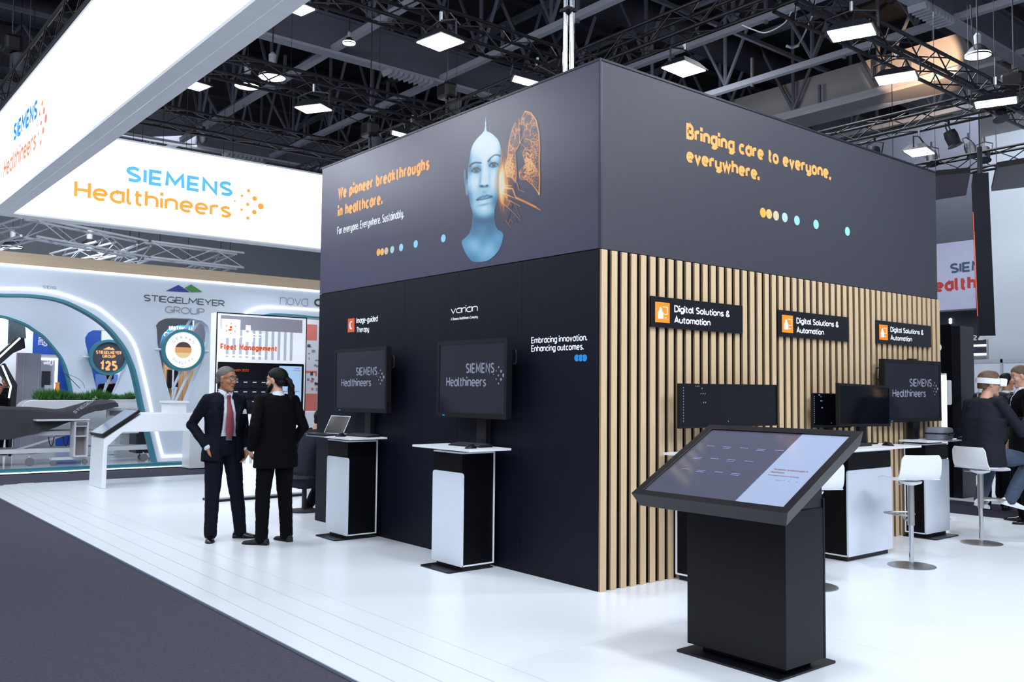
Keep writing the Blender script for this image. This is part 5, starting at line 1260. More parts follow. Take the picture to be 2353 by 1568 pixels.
text('Fleet Management', (xx+.002, -.295, 2.075), (0, 1, 0), (0, 0, 1), .83, .085, mor, ft, .02)
cc = Vector((xx+.003, -.155, 2.37))
for k in range(24): rod('ring_dash', cc+Vector((0, .07*math.cos(R(15*k)), .07*math.sin(R(15*k)))), cc+Vector((0, .07*math.cos(R(15*k+9)), .07*math.sin(R(15*k+9)))), .0025, mor, ft, 4)
for k in range(6): disc(cc+Vector((0, .07*math.cos(R(30+60*k)), .07*math.sin(R(30+60*k)))), .008, (1, 0, 0), mor, ft)
disc(cc+Vector((0, 0, .02)), .018, (1, 0, 0), mor, ft); MB().prism([cc+Vector((0, a_, b_)) for a_, b_ in ((-.04, -.03), (.01, -.03), (.02, -.01), (-.01, 0), (-.03, -.01))], (.002, 0, 0)).build('icon_figure', mor, ft)
B((XT, -.328, 1.19), (XT+.03, .945, 1.905), 'monitor_bezel', m_plastic, ft, bevel=.003)
B((XT+.03, -.295, 1.225), (XT+.031, .56, 1.87), 'monitor_screen', M('totem_screen', (30, 30, 38), .15, emit=.02), ft)
B((XT+.03, .561, 1.225), (XT+.031, .91, 1.87), 'monitor_screen', M('totem_screen_blue', (172, 206, 240), .2, emit=.45, ecol=(.42, .62, .88)), ft)
m_tile = M('tile_dark', (40, 42, 52), .2); m_cap = M('caption_white', (200, 204, 220), .3, emit=.4)
for r_ in range(3):
    for c_ in range(6):
        y0 = -.25+.133*c_; z0 = 1.66-.135*r_
        B((XT+.0311, y0, z0-.11), (XT+.0325, y0+.125, z0), 'menu_tile', m_tile, ft); B((XT+.0326, y0+.02, z0-.035), (XT+.0335, y0+.075, z0-.022), 'menu_caption', m_cap, ft)
text('Arab Health 2022', (XT+.0315, -.25, 1.78), (0, 1, 0), (0, 0, 1), .36, .035, mor, ft)
text('SIEMENS', (XT+.0315, .80, 1.83), (0, 1, 0), (0, 0, 1), .08, .015, m_blue2, ft); text('Healthineers', (XT+.0315, .77, 1.805), (0, 1, 0), (0, 0, 1), .12, .014, mor, ft)
text('We pioneer breakthroughs in', (XT+.0315, .60, 1.50), (0, 1, 0), (0, 0, 1), .28, .018, m_redsp, ft)
for q_ in (.70, .735, .77, .83, .88): disc((XT+.0315, q_, 1.40), .006, (1, 0, 0), m_blue2, ft, n=10)
# poster wall glimpsed between totem and booth
pw = thing('photo_poster', 'poster of hospital rooms with coral blocks glimpsed beside the booth end', 'poster', (-12.2, 4.6, 0))
XQ = -12.2
a = U(700, 760, 'x', XQ); b = U(740, 760, 'x', XQ)
B((XQ-.05, a[1]-.1, .95), (XQ, b[1]+1, 3.0), 'poster_sheet', m_white, pw)
for (y0, y1, c_, nm) in ((745, 783, m_salmon, 'coral_block'), (852, 858, m_salmon, 'coral_block'), (905, 945, m_salmon, 'coral_block')):
    p0 = U(700, y0, 'x', XQ); p1 = U(728, y1, 'x', XQ); B((XQ, p0[1], p1[2]), (XQ+.004, p1[1], p0[2]), nm, c_, pw)
rq = random.Random(2)
for k in range(26):
    yy = rq.uniform(790, 940); xx_ = rq.uniform(704, 728)
    if 900 < yy < 945 or 846 < yy < 862: continue
    p0 = U(xx_, yy, 'x', XQ); B((XQ, p0[1], p0[2]), (XQ+.004, p0[1]+rq.uniform(.02, .08), p0[2]+rq.uniform(.02, .08)), 'picture_fragment', rq.choice([m_lgrey, m_grey, m_navyp, m_salmon, m_lgrey]), pw)
B((XQ-.5, a[1]-.1, .0), (XQ+.06, b[1]+1, .949), 'poster_plinth', m_white, pw); 
wc = thing('wood_canopy', 'pale wooden canopy corner above the hospital poster', 'canopy', (-13.5, 4, 2.9))
P_ = [U(x_, y_, 'x', -13.6) for x_, y_ in ((618, 722), (745, 738), (745, 755), (729, 748), (712, 748))]; MB().prism(P_, (-.6, 0, 0)).build('canopy_board', m_woodb, wc)
# added fill lights that brighten the stand, its interior and the trusses above
area('stand_fill', (-15.3, 1.8, 3.7), .8, 60, target=(-16.6, 1.8, .8))
area('stand_fill', (-17.0, -2.2, 4.4), 1.5, 110, target=(-18.5, -2.2, 1))
area('stand_fill', (-19.0, 0, 5.5), 3, 200, target=(-24, 0, 1.5))
area('stand_fill', (-13.5, 2.5, 6.6), 2, 120, target=(-17.5, 2, 5))
for (x, y) in ((-14.4, -1.5), (-14.4, 1.0), (-12.0, 3.0), (-16.6, -.5)): area('stand_fill', (x, y, 3.6), .8, 16, target=(x, y, 0))

# ================================================================== RIGHT BACKGROUND
area('far_hall_fill', (-4, 20, 9.5), 8, 190, target=(-6, 28, 4), sy=2)  # unseen fill lights added to brighten the far hall, here and below
area('far_hall_fill', (-4, 10, 8.5), 4, 420, target=(-1.5, 9, 0), sy=3)
area('far_hall_fill', (-.5, 11.5, 7.6), 3, 170, target=(0, 15.6, 2.5), sy=2)
area('far_hall_fill', (-26, 2, 9.3), 8, 420, target=(-40, 3, 5), sy=3)
pi = thing('black_pillar', 'tall black box pillar standing beyond the booth end', 'pillar', (-1.4, 9.0, 0))
B((-1.95, 8.85, 0), (-1.33, 9.3, 2.63), 'pillar_shell', m_black, pi); B((-1.325, 8.85, 0), (-1.19, 9.3, 2.60), 'pillar_side', m_blackm, pi)
lp = thing('light_strip_post', 'thin glowing white vertical light post behind the wall television', 'lamp', (-.6, 6.3, 0))
a = U(2166, 862, 'y', 6.4); b = U(2171, 1005, 'y', 6.4)
B((a.x-.03, 6.4, .02), (a.x+.03, 6.44, a.z), 'light_tube', m_led, lp); B((a.x-.09, 6.38, 0), (a.x+.09, 6.5, .02), 'foot', m_white, lp); B((a.x-.06, 6.40, a.z), (a.x+.03, 6.44, a.z+.02), 'cap', m_white, lp)
rod('thin_rod', (a.x-.04, 6.42, a.z+.02), (a.x-.07, 6.42, a.z+.62), .012, m_white, lp); MB().ball((a.x-.055, 6.42, a.z+.35), (.035, .035, .05)).build('joint', m_white, lp, smooth=True)
tb = thing('tablet_holder', 'white rounded tablet panel attached beside the black pillar', 'tablet', (-1.2, 8.6, 1.3))
a = U(2173, 874, 'y', 8.6); b = U(2182, 931, 'y', 8.6)
MB().prism([(x, 8.6, z) for x, z in rrect(a.x, b.x+.02, b.z, a.z, .02, 3)], (0, .03, 0)).build('tablet_body', m_frame, tb); B((a.x+.01, 8.63, b.z+.05), (b.x, 8.849, b.z+.15), 'bracket', m_plastic, tb)
gs = thing('grey_side_panel', 'narrow pale grey panel attached to the black pillar', 'panel', (-1.15, 9.1, 0))
a = U(2204, 850, 'y', 9.0); b = U(2213, 940, 'y', 9.0); B((a.x, 9.0, 0), (b.x, 9.04, a.z), 'panel_sheet', m_frame, gs)
# hanging column
c0 = U(2269, 772, 'y', 10.0); t_ = U(2262, 397, 'y', 10.0)
hc = thing('hanging_column', 'dark hanging slab column with thin glowing red lines along its narrow side', 'column', c0)
dv_ = Vector((math.cos(R(115.2)), math.sin(R(115.2)), 0)); sd_ = Vector((dv_.y, -dv_.x, 0)); MC = Matrix((sd_, dv_, Vector((0, 0, 1)))).transposed().to_4x4(); MC.translation = Vector((c0.x, c0.y, 0))
z0, z1 = c0.z, t_.z
MB().hexa([(-.115, 0, z0), (.115, 0, z0), (.115, .85, z0), (-.115, .85, z0), (-.165, 0, z1), (.06, 0, z1), (.06, .85, z1), (-.165, .85, z1)]).build('column_shell', m_navy, hc, M4=MC)
MB().box((-.11, .005, z0-.012), (.11, .845, z0)).build('bottom_cap', m_frame, hc, M4=MC)
m_rl = M('red_glow', (220, 70, 50), .5, emit=.9, ecol=(.9, .16, .06))
for (ya, yb, za, zb_) in ((.30, .36, .35, 1.75), (.45, .50, .8, 2.1)):
    f_ = lambda z: -.115-.05*(z-z0)/(z1-z0)-.006
    MB().hexa([(f_(z0+za), ya, z0+za), (f_(z0+za)+.01, ya, z0+za), (f_(z0+za)+.01, yb, z0+za), (f_(z0+za), yb, z0+za), (f_(z0+zb_), ya, z0+zb_), (f_(z0+zb_)+.01, ya, z0+zb_), (f_(z0+zb_)+.01, yb, z0+zb_), (f_(z0+zb_), yb, z0+zb_)]).build('glow_line', m_rl, hc, M4=MC)
MB().tube([(-.05, .3, z1), (-.05, .3, z1+.5)], .04, 8).build('hook', m_lampb, hc, M4=MC); q = MC @ Vector((-.05, .3, z1+.4)); rod('suspension_chain', q, (q.x, q.y, 10), .012, m_lampb, hc, 6)
# dark ceiling slabs
for (pts, lb) in ((((2150, 404), (2230, 397), (2220, 449), (2150, 460)), 'dark hanging slab between the booth top and the hanging column'), (((2290, 386), (2400, 368), (2400, 425), (2278, 440)), 'dark hanging slab at the picture edge above the white end wall')):
    t = thing('hanging_slab', lb, 'panel', U(*pts[0], 'z', 5.6), group='dark hanging slabs')
    P0 = [U(x, yy, 'z', 5.6) for x, yy in pts]; MB().prism(P0, (0, 0, .10)).build('slab_board', m_kcol, t)
    for q in (0, 1): rod('suspension_wire', P0[q]+Vector((0, 0, .1)), (P0[q].x, P0[q].y, 10), .006, m_truss, t, 6)
# second hanging banner seen beyond the booth
sb2 = thing('far_banner', 'pale hanging banner with dark blue and dark red lettering beyond the booth', 'banner', (-4, 16, 4))
y = 16.0; a = U(2120, 716, 'y', y); tL = U(2120, 565, 'y', y)
B((a.x-2, y, a.z), (-3.0, y+.25, tL.z), 'banner_face', M('grey_backlit', (176, 178, 204), .6), sb2)
a = U(2183, 629, 'y', y-.003); t_ = U(2183, 606, 'y', y-.003); text('SIEMENS', a, (1, 0, 0), (0, 0, 1), 1.42, t_.z-a.z, m_navyp, sb2, .02)
a = U(2139, 673, 'y', y-.003); t_ = U(2183, 643, 'y', y-.003); text('Healthineers', (a.x-.15, y-.003, a.z), (1, 0, 0), (0, 0, 1), 2.35, .33, m_redsp, sb2, .02)
rod('suspension_wire', (-6, y+.1, tL.z), (-6, y+.1, 10), .008, m_truss, sb2, 6)
# dark grey curtain wall above it, reflecting lounge, partitions
dv = thing('grey_backdrop', 'large grey stretched backdrop behind the far banner', 'panel', (-9, 21, 4))
a = U(2120, 430, 'y', 21); b = U(2252, 430, 'y', 21)
B((a.x-3, 21, 5.2), (b.x, 21.1, 9.6), 'cloth_panel', M('mid_grey_cloth', (112, 116, 132), .8), dv); rod('drape_rail', (a.x-3, 21, 9.62), (b.x, 21, 9.62), .03, m_lampb, dv); rod('suspension_wire', (a.x-1, 21, 9.6), (a.x-1, 21, 12.9), .01, m_truss, dv, 6)
gb = thing('grey_stand', 'dark grey stand with white light lines and partly hidden white lettering', 'booth', (-5.6, 17.5, 0))
y = 17.5; a = U(2120, 722, 'y', y); b = U(2271, 830, 'y', y)
B((a.x-2, y, 2.55), (b.x, y+.3, a.z+.02), 'stand_fascia', M('slate', (62, 66, 78), .5), gb)
x1 = U(2258, 850, 'y', y).x; B((a.x-2, y, 0), (U(2205, 900, 'y', y).x, y+.2, 2.55), 'stand_wall', m_lgrey, gb)
B((U(2240, 900, 'y', y).x, y, 0), (b.x, y+.2, 2.55), 'stand_pier', m_grey, gb); B((U(2205, 900, 'y', y).x, y+.1, 0), (U(2240, 900, 'y', y).x, y+.2, 2.55), 'stand_wall', m_lgrey, gb)
for yy in (798, 818): p = U(2210, yy, 'y', y); B((a.x-1, y-.02, p.z), (b.x-.02, y, p.z+.05), 'led_line', m_led, gb)
text('IN 2022', U(2170, 785, 'y', y-.01), (1, 0, 0), (0, 0, 1), U(2262, 785, 'y', y-.01).x-U(2170, 785, 'y', y-.01).x, .13, m_whitep, gb, .02)
text('SIEMENS', (U(2205, 857, 'y', y-.01).x-.18, y-.01, U(2205, 857, 'y', y-.01).z), (1, 0, 0), (0, 0, 1), .42, .09, m_navyp, gb, .02); text('Healthineers', (U(2205, 871, 'y', y-.01).x-.3, y-.01, U(2205, 871, 'y', y-.01).z), (1, 0, 0), (0, 0, 1), .54, .08, m_redsp, gb)
dotmark((U(2229, 861, 'y', y-.012).x, y-.012, U(2229, 861, 'y', y-.012).z), .22, (1, 0, 0), (0, -1, 0), m_redsp, gb)
for yy in (735, 741): disc(U(2184, yy, 'y', y-.01), .035, (0, -1, 0), m_lamp2, gb, 'downlight', .01)
# white partition system
ps = thing('partition_wall', 'low white modular partition in front of the end wall', 'partition', (-2, 15.3, 0))
y = 15.3
for k, (xa_, xb_) in enumerate(((2236, 2300), (2305, 2380), (2385, 2460))):
    p0 = U(xa_, 900, 'y', y); p1 = U(xb_, 900, 'y', y); B((p0.x, y, 0), (p1.x, y+.03, 2.25), 'partition_panel', m_walll, ps)
    B((p1.x+.005, y-.02, 0), (p1.x+.055, y+.05, 2.33), 'partition_post', m_alu, ps)
B((U(2236, 900, 'y', y).x, y-.02, 2.25), (U(2460, 900, 'y', y).x, y+.05, 2.33), 'partition_rail', m_alu, ps)
ew = thing('white_end_wall', 'large plain white wall panel rising above the partition', 'panel', (-2, 15.6, 0))
a = U(2272, 800, 'y', 15.6); B((a.x, 15.6, 0), (4, 15.7, 7.3), 'wall_sheet', m_walll, ew)
for k in range(6): B((a.x-.05, 15.6, 0), (a.x-.004, 15.72, 7.3), 'end_trim', m_grey, ew); break

# ================================================================== PEOPLE
def ell(mb, c, r, rot=None): return mb.ball(c, r, 20, 14, rot)
def limb(mb, pts, rad, n=14):
    """tapered limb with rounded ends"""
    P = [Vector(p) for p in pts]; mb.tube(P, rad, n)
    for p, r in ((P[0], rad[0]), (P[-1], rad[-1])): mb.ball(p, r, n, 8)
    for p, r in zip(P[1:-1], rad[1:-1]): mb.ball(p, r*1.0, n, 8)
def loft(mb, secs, n=24):
    """secs: (center, rx(forward), ry(side), tilt)"""
    rs = []
    for c, rx, ry in secs:
        c = Vector(c); ring = []
        for k in range(n):
            t = 2*math.pi*k/n; e = 2/2.5; cx_, sy_ = math.cos(t), math.sin(t)
            ring.append(c+Vector((rx*math.copysign(abs(cx_)**e, cx_), ry*math.copysign(abs(sy_)**e, sy_), 0)))
        rs.append(ring)
    mb.rings(rs)
def organic(mb, name, mat, parent, M4, vox=.008, smooth=4, cut=None, solid=0, disp=None):
    me = mb.mesh('tmp'); bm = bmesh.new(); bm.from_mesh(me); bmesh.ops.recalc_face_normals(bm, faces=bm.faces); bm.to_mesh(me); bm.free()
    o = bpy.data.objects.new('tmp', me); COL.objects.link(o)
    md = o.modifiers.new('r', 'REMESH'); md.mode = 'VOXEL'; md.voxel_size = vox; md.use_smooth_shade = True
    ms = o.modifiers.new('s', 'SMOOTH'); ms.iterations = smooth; ms.factor = .5
    m2 = realize(o); bpy.data.objects.remove(o); bpy.data.meshes.remove(me)
    if cut or disp:
        bm = bmesh.new(); bm.from_mesh(m2)
        if disp:
            bm.normal_update()
            for v in bm.verts: v.co += v.normal*disp(v.co)
        if cut: bmesh.ops.delete(bm, geom=[v for v in bm.verts if cut(v.co)], context='VERTS')
        bm.to_mesh(m2); bm.free()
    m2.transform(M4); m2.name = name; m2.materials.clear(); m2.materials.append(mat)
    m2.polygons.foreach_set('use_smooth', [True]*len(m2.polygons))
    o = bpy.data.objects.new(name, m2); COL.objects.link(o)
    if solid:
        sd = o.modifiers.new('solid', 'SOLIDIFY'); sd.thickness = solid; sd.offset = -1
    if parent: par(o, parent)
    return o
def wrinkle(amp, sc_=7, seed=0):
    return lambda p: amp*(mnoise.noise((p.x*sc_, p.y*sc_+seed, p.z*sc_*.8))+.6*(1-abs(mnoise.noise((p.x*sc_*1.7+3, p.y*sc_*1.7, p.z*sc_*2.4+seed)))*2.2))
def hand(mb, w, d, palm_n, curl=.5, s=1.0, side=1):
    """palm and five fingers: w wrist, d direction, palm_n palm normal"""
    w = Vector(w); d = Vector(d).normalized(); pn = (Vector(palm_n)-d*Vector(palm_n).dot(d)).normalized(); sd = d.cross(pn)*side
    for k in (-1.2, 0, 1.2): limb(mb, [w+sd*k*.012*s, w+d*.085*s+sd*k*.024*s], [.019*s, .016*s], 8)
    for k, ln in ((-1.5, .058), (-.5, .075), (.5, .082), (1.5, .074)):
        b = w+d*.088*s+sd*k*.0185*s; p = [b]; a = 0
        for q, f in enumerate((.42, .32, .26)):
            a += curl*(.7+.25*q); p.append(p[-1]+(d*math.cos(a)+pn*math.sin(a))*ln*f*1.25*s)
        limb(mb, p, [.0092*s, .0088*s, .0082*s, .007*s], 8)
    b = w+d*.03*s+sd*.03*s; limb(mb, [b, b+(d*.6+sd*.75+pn*.3).normalized()*.038*s, b+(d*.85+sd*.85+pn*.55).normalized()*.07*s], [.0125*s, .011*s, .009*s], 8)

def head_parts(t, M4, hc, yaw, pitch, skin, hair, hairmat, s=1.0, mb=None, jaw=1.0, near=True, glasses=False, beard=None, ponytail=False, roll=0):
    """adds head shapes to the body builder mb (local space) and returns a finisher that makes hair, eyes, ..."""
    hc = Vector(hc); RM = (Matrix.Rotation(yaw, 4, 'Z') @ Matrix.Rotation(pitch, 4, 'Y') @ Matrix.Rotation(roll, 4, 'X')).to_3x3()
    P = lambda x, y, z: hc+RM @ (Vector((x, y, z))*s)
    E_ = lambda x, y, z, rx, ry, rz: mb.ball(P(x, y, z), (rx*s, ry*s, rz*s), 20, 14, RM)
    E_(-.012, 0, .035, .098, .076, .088)          # cranium
    E_(.012, 0, -.02, .075, .066, .098)           # face
    E_(.028, 0, -.078, .052, .050*jaw, .038)      # jaw
    E_(.062, 0, -.100, .026, .028, .019)          # chin
    E_(.062, 0, .034, .030, .052, .016)           # brow
    for sd in (1, -1):
        E_(.058, sd*.040, -.022, .026, .024, .022)   # cheekbone
        E_(.002, sd*.076, -.005, .019, .008, .032)   # ear
        E_(.008, sd*.082, .010, .016, .006, .018)
    limb(mb, [P(.080, 0, .022), P(.094, 0, -.010), P(.099, 0, -.025)], [.008*s, .0095*s, .012*s], 10)
    for sd in (1, -1): E_(.092, sd*.012, -.030, .011, .008, .008)
    E_(.079, 0, -.056, .013, .024, .007); E_(.077, 0, -.066, .012, .021, .007)
    MH = M4 @ Matrix.Translation(hc) @ RM.to_4x4() @ Matrix.Scale(s, 4)
    def fin():
        if near:
            for sd in (1, -1):
                MB().ball((.0715, sd*.030, .012), (.0125, .0135, .0115), 12, 8).build('eye', m_eyew, t, smooth=True, M4=MH)
                MB().ball((.0828, sd*.030, .012), (.003, .006, .006), 10, 6).build('iris', m_iris, t, smooth=True, M4=MH)
                limb_ = MB(); limb_.tube([(.077, sd*.014, .019), (.080, sd*.030, .0225), (.070, sd*.046, .018)], .0042, 6); limb_.build('eyelid', skin, t, smooth=True, M4=MH)
                lb_ = MB(); lb_.tube([(.0905, sd*.014, .033), (.087, sd*.032, .040), (.074, sd*.051, .034)], [.004, .0048, .003], 6); lb_.build('eyebrow', m_brow if hairmat is not m_hairg else m_hairg, t, smooth=True, M4=MH)
            lp_ = MB(); lp_.tube([(.078, -.026, -.060), (.088, -.008, -.0585), (.088, .008, -.0585), (.078, .026, -.060)], .0032, 8); lp_.tube([(.078, -.023, -.063), (.0872, 0, -.0665), (.078, .023, -.063)], .0036, 8); lp_.build('lips', m_lip, t, smooth=True, M4=MH)
        # hair: shell around the cranium, kept where hair grows
        hb_ = MB(); top = {'short': 1.055, 'buzz': 1.018, 'long': 1.07, 'full': 1.11}[hair]
        hb_.ball((-.012, 0, .036), (.098*top, .0765*top, .0885*top), 40, 28)
        hb_.ball((-.045, 0, -.02), (.060*top, .068*top, .075*top), 32, 22)
        def cut(p):
            return p.z < np.interp(p.x, [-.11, -.045, -.012, .002, .03, .048, .064, .10], [-.058, -.055, -.02, .028, .034, .046, .072, .080])+(.006 if hair == 'buzz' else 0)
        hm = organic(hb_, 'hair', hairmat, t, MH, .005, 2, cut=cut, solid=.004, disp=lambda p: .0025*mnoise.noise((p.x*60, p.y*60, p.z*25))+(.004*mnoise.noise((p.x*18, p.y*18, p.z*18)) if hair == 'full' else 0))
        if glasses:
            g_ = MB()
            for sd in (1, -1):
                g_.tube([(.097-.012*abs(math.cos(R(a_)))*(math.cos(R(a_))*1 > 0), sd*(.032+.025*math.copysign(abs(math.cos(R(a_)))**.6, math.cos(R(a_)))), .006+.016*math.copysign(abs(math.sin(R(a_)))**.6, math.sin(R(a_)))) for a_ in range(0, 360, 20)], .0011, 6, closed=True)
                g_.tube([(.086, sd*.058, .016), (.06, sd*.072, .016), (.0, sd*.083, .014), (-.012, sd*.084, .0)], .0018, 6)
            g_.tube([(.099, -.009, .012), (.101, 0, .014), (.099, .009, .012)], .0016, 6); g_.build('glasses_frame', m_metalg, t, smooth=True, M4=MH)
            for sd in (1, -1): MB().lathe([(0, 0), (.0225, 0), (.0225, .0006), (0, .0006)], (.093, sd*.032, .006), 20, Matrix.Rotation(R(90), 4, 'Y') @ Matrix.Diagonal((.68, 1, 1, 1))).build('lens', M('spectacle_glass', (220, 228, 236), .05, alpha=.18), t, M4=MH)
        if beard:
            bb = MB(); bb.ball((.052, 0, -.085), (.046, .050, .044), 24, 16); bb.ball((.072, 0, -.125), (.032, .034, .045), 20, 14); limb(bb, [(.012, .066, -.02), (.025, .060, -.055), (.055, .040, -.08)], [.010, .018, .024]); limb(bb, [(.012, -.066, -.02), (.025, -.060, -.055), (.055, -.040, -.08)], [.010, .018, .024]); bb.ball((.088, 0, -.045), (.012, .028, .006), 12, 8)
            organic(bb, 'beard', beard, t, MH, .005, 3, disp=lambda p: .004*mnoise.noise((p.x*60, p.y*60, p.z*20)))
            MB().ball((.084, 0, -.150), (.020, .022, .03), 12, 8).build('beard_tip', m_hairg, t, smooth=True, M4=MH)
        if ponytail:
            pb = MB(); P_ = [(-.10, 0, .02), (-.135, .0, -.01), (-.15, .004, -.06), (-.148, .0, -.12), (-.135, -.012, -.18), (-.125, -.02, -.24), (-.122, -.02, -.28)]
            limb(pb, P_, [.026, .030, .034, .032, .026, .016, .006], 12)
            organic(pb, 'ponytail', hairmat, t, MH, .006, 1, disp=lambda p: .010*mnoise.noise((p.x*35, p.y*35, p.z*22)))
            MB().tube([(-.108+.016*0, .022*math.cos(R(a_)), .012+.022*math.sin(R(a_))) for a_ in range(0, 360, 30)], .005, 6, closed=True).build('hair_tie', m_plastic, t, M4=MH)
    return fin, MH

STAND = dict(pelvis=(0, 0, .96), waist=(0, 0, 1.08), chest=(.01, 0, 1.30), neck=(0, 0, 1.50), head=(.025, 0, 1.655),
             shL=(0, .185, 1.445), shR=(0, -.185, 1.445), elL=(-.03, .25, 1.16), elR=(-.03, -.25, 1.16), wrL=(.06, .255, .92), wrR=(.06, -.255, .92),
             hipL=(0, .088, .93), hipR=(0, -.088, .93), knL=(.015, .105, .51), knR=(.015, -.105, .51), anL=(-.02, .11, .085), anR=(-.02, -.11, .085), toL=(20, 0), toR=(-20, 0))
def person(name, label, loc, heading, pose, skin=None, jacket=None, trousers=None, shoe=None, shirt=None, tie=None, hair='short', hairmat=None, yaw=0, pitch=0, group=None, vox=.008, near=True,
           girth=1.0, hands=(1, 1), sleeves='long', openfront=False, s=1.0, handdir=None, legs=True, jl=.80, scale=1.0, shirtx=False, wr_amp=.005, **hk):
    q = dict(STAND); q.update(pose); J = {k: Vector(v) for k, v in q.items() if len(v) == 3}
    t = thing(name, label, 'person', loc, 0, group)
    M4 = Matrix.Translation(loc) @ Matrix.Rotation(heading, 4, 'Z') @ Matrix.Scale(scale, 4)
    # body: one continuous surface
    b = MB()
    fin, MH = head_parts(t, M4, J['head'], yaw, pitch, skin, hair, hairmat, s=s, mb=b, near=near, **hk)
    limb(b, [J['neck']+Vector((-.02, 0, -.06)), J['neck'].lerp(J['head'], .35), J['head']+Vector((-.012, 0, -.06))], [.062, .055, .052])
    g = girth
    def torso(mb, e, zlo=None):
        pv, ws, chs, nk = J['pelvis'], J['waist'], J['chest'], J['neck']
        secs = [(pv+Vector((0, 0, -.08)), .10*g+e, .155*g+e), (pv, .118*g+e, .168*g+e), (ws, .112*g+e, .150*g+e), (ws.lerp(chs, .55), .120*g+e, .162*g+e), (chs, .122*g+e, .175+e), (chs.lerp(nk, .55), .105+e, .175+e), (chs.lerp(nk, .85)+Vector((-.005, 0, 0)), .075+e, .12+e), (nk, .055+e, .06+e)]
        loft(mb, secs)
    torso(b, -.012)
    for S in 'LR':
        limb(b, [J['sh'+S], J['sh'+S].lerp(J['el'+S], .5), J['el'+S], J['wr'+S]], [.040, .038, .034, .025])
        if legs: limb(b, [J['hip'+S], J['kn'+S], J['kn'+S].lerp(J['an'+S], .35), J['an'+S]], [.085, .052, .050, .036])
        i = 0 if S == 'L' else 1
        if hands[i]:
            hd = (J['wr'+S]-J['el'+S]).normalized() if not handdir else Vector(handdir[i][0])
            pn = Vector((0, -1 if S == 'L' else 1, 0)) if not handdir else Vector(handdir[i][1])
            hand(b, J['wr'+S], hd, pn, hands[i] if isinstance(hands[i], float) else .35, 1.0, 1 if S == 'L' else -1)
    organic(b, 'body', skin, t, M4, vox*.75, 3)
    fin()
    # trousers
    if legs:
        b = MB(); loft(b, [(J['pelvis']+Vector((0, 0, -.10)), .11*g, .16*g), (J['pelvis'], .128*g, .178*g), (J['pelvis'].lerp(J['waist'], .8), .118*g, .162*g)])
        for S in 'LR':
            ft = J['an'+S]-Vector((0, 0, .02))
            limb(b, [J['hip'+S], J['hip'+S].lerp(J['kn'+S], .5), J['kn'+S], J['kn'+S].lerp(J['an'+S], .5), ft], [.102, .088, .074, .068, .062])
        organic(b, 'trousers', trousers, t, M4, vox, 4, disp=wrinkle(wr_amp, 9, 4))
        for S in 'LR':
            a = J['an'+S]; an_ = R(q['to'+S][0]); tilt = R(q['to'+S][1]); f = Vector((math.cos(an_)*math.cos(tilt), math.sin(an_)*math.cos(tilt), -math.sin(tilt))); u = Vector((0, 0, 1)); u = (u-f*u.dot(f)).normalized(); sd = u.cross(f)
            rs = []
            for x_, hw, h_ in ((-.078, .018, .03), (-.07, .030, .065), (-.03, .036, .085), (.03, .038, .075), (.08, .043, .052), (.13, .045, .040), (.17, .038, .034), (.195, .022, .026), (.203, .008, .016)):
                ring = []
                for k in range(16):
                    c_, s_ = math.cos(2*math.pi*k/16), math.sin(2*math.pi*k/16); ring.append(a-u*.085+f*x_+sd*hw*c_+u*max(0, h_*(.45+.55*s_) if s_ > -.8 else 0))
                rs.append(ring)
            sh = MB().rings(rs).build('shoe', shoe, t, smooth=True, M4=M4)
            sl_ = MB().rings([[a-u*(.087-h_)+f*(x_*(1.02))+sd*y_ for x_, y_ in ((-.08, 0), (-.065, -.034), (0, -.034), (.08, -.046), (.14, -.047), (.19, -.03), (.21, 0), (.19, .03), (.14, .047), (.08, .046), (0, .034), (-.065, .034))] for h_ in (0, .014)]).build('sole', m_plastic if shoe is m_shoe else shoe, sh, M4=M4)
    # shirt under the jacket
    if shirt:
        b = MB(); torso(b, .002); limb(b, [J['neck']+Vector((-.01, 0, -.02)), J['neck']+Vector((.006, 0, .022))], [.070, .058])
        for S in 'LR':
            lo = J['wr'+S]; limb(b, [J['el'+S].lerp(lo, .6), lo+(lo-J['el'+S]).normalized()*.012], [.040, .037])
            limb(b, [J['sh'+S], J['el'+S]], [.044, .034])
        zc = J['neck'].z+.030
        organic(b, 'shirt', shirt, t, M4, vox*.8, 3, cut=lambda p: p.z > zc-.035*(p.x-J['neck'].x)/.06 and abs(p.y-J['neck'].y) < .1 and (p-J['neck']).length < .16)
        # collar wings
        for sd in (1, -1):
            n0 = J['neck']+Vector((0, 0, .0)); pts = [(-.02, sd*.064, .036), (.040, sd*.052, .030), (.070, sd*.010, .002), (.088, sd*.042, -.042), (.05, sd*.070, .0)]
            MB().prism([n0+Vector(p) for p in pts], (.006, 0, .002)).build('collar', shirt, t, M4=M4)
    if tie:
        b = MB(); n0 = J['neck']; c0 = J['chest']; w0 = J['waist']
        xs = lambda z: (.088 if z > 1.42 else .088+(1.42-z)*.30 if z > 1.30 else .128+.0*(1.3-z))*g+.014
        pts = [(1.475, .020), (1.46, .024), (1.435, .018), (1.40, .022), (1.30, .034), (1.20, .042), (1.13, .046), (1.07, .040), (1.03, .004)]
        rs = [[Vector((xs(z)+J['chest'].x*.5+dx, sy*wd, z)) for sy, dx in ((-1, 0), (-.5, .006), (.5, .006), (1, 0), (0, -.004))] for z, wd in pts]
        b.rings(rs); b.build('tie', tie, t, smooth=True, M4=M4)
    # jacket
    b = MB(); torso(b, .016)
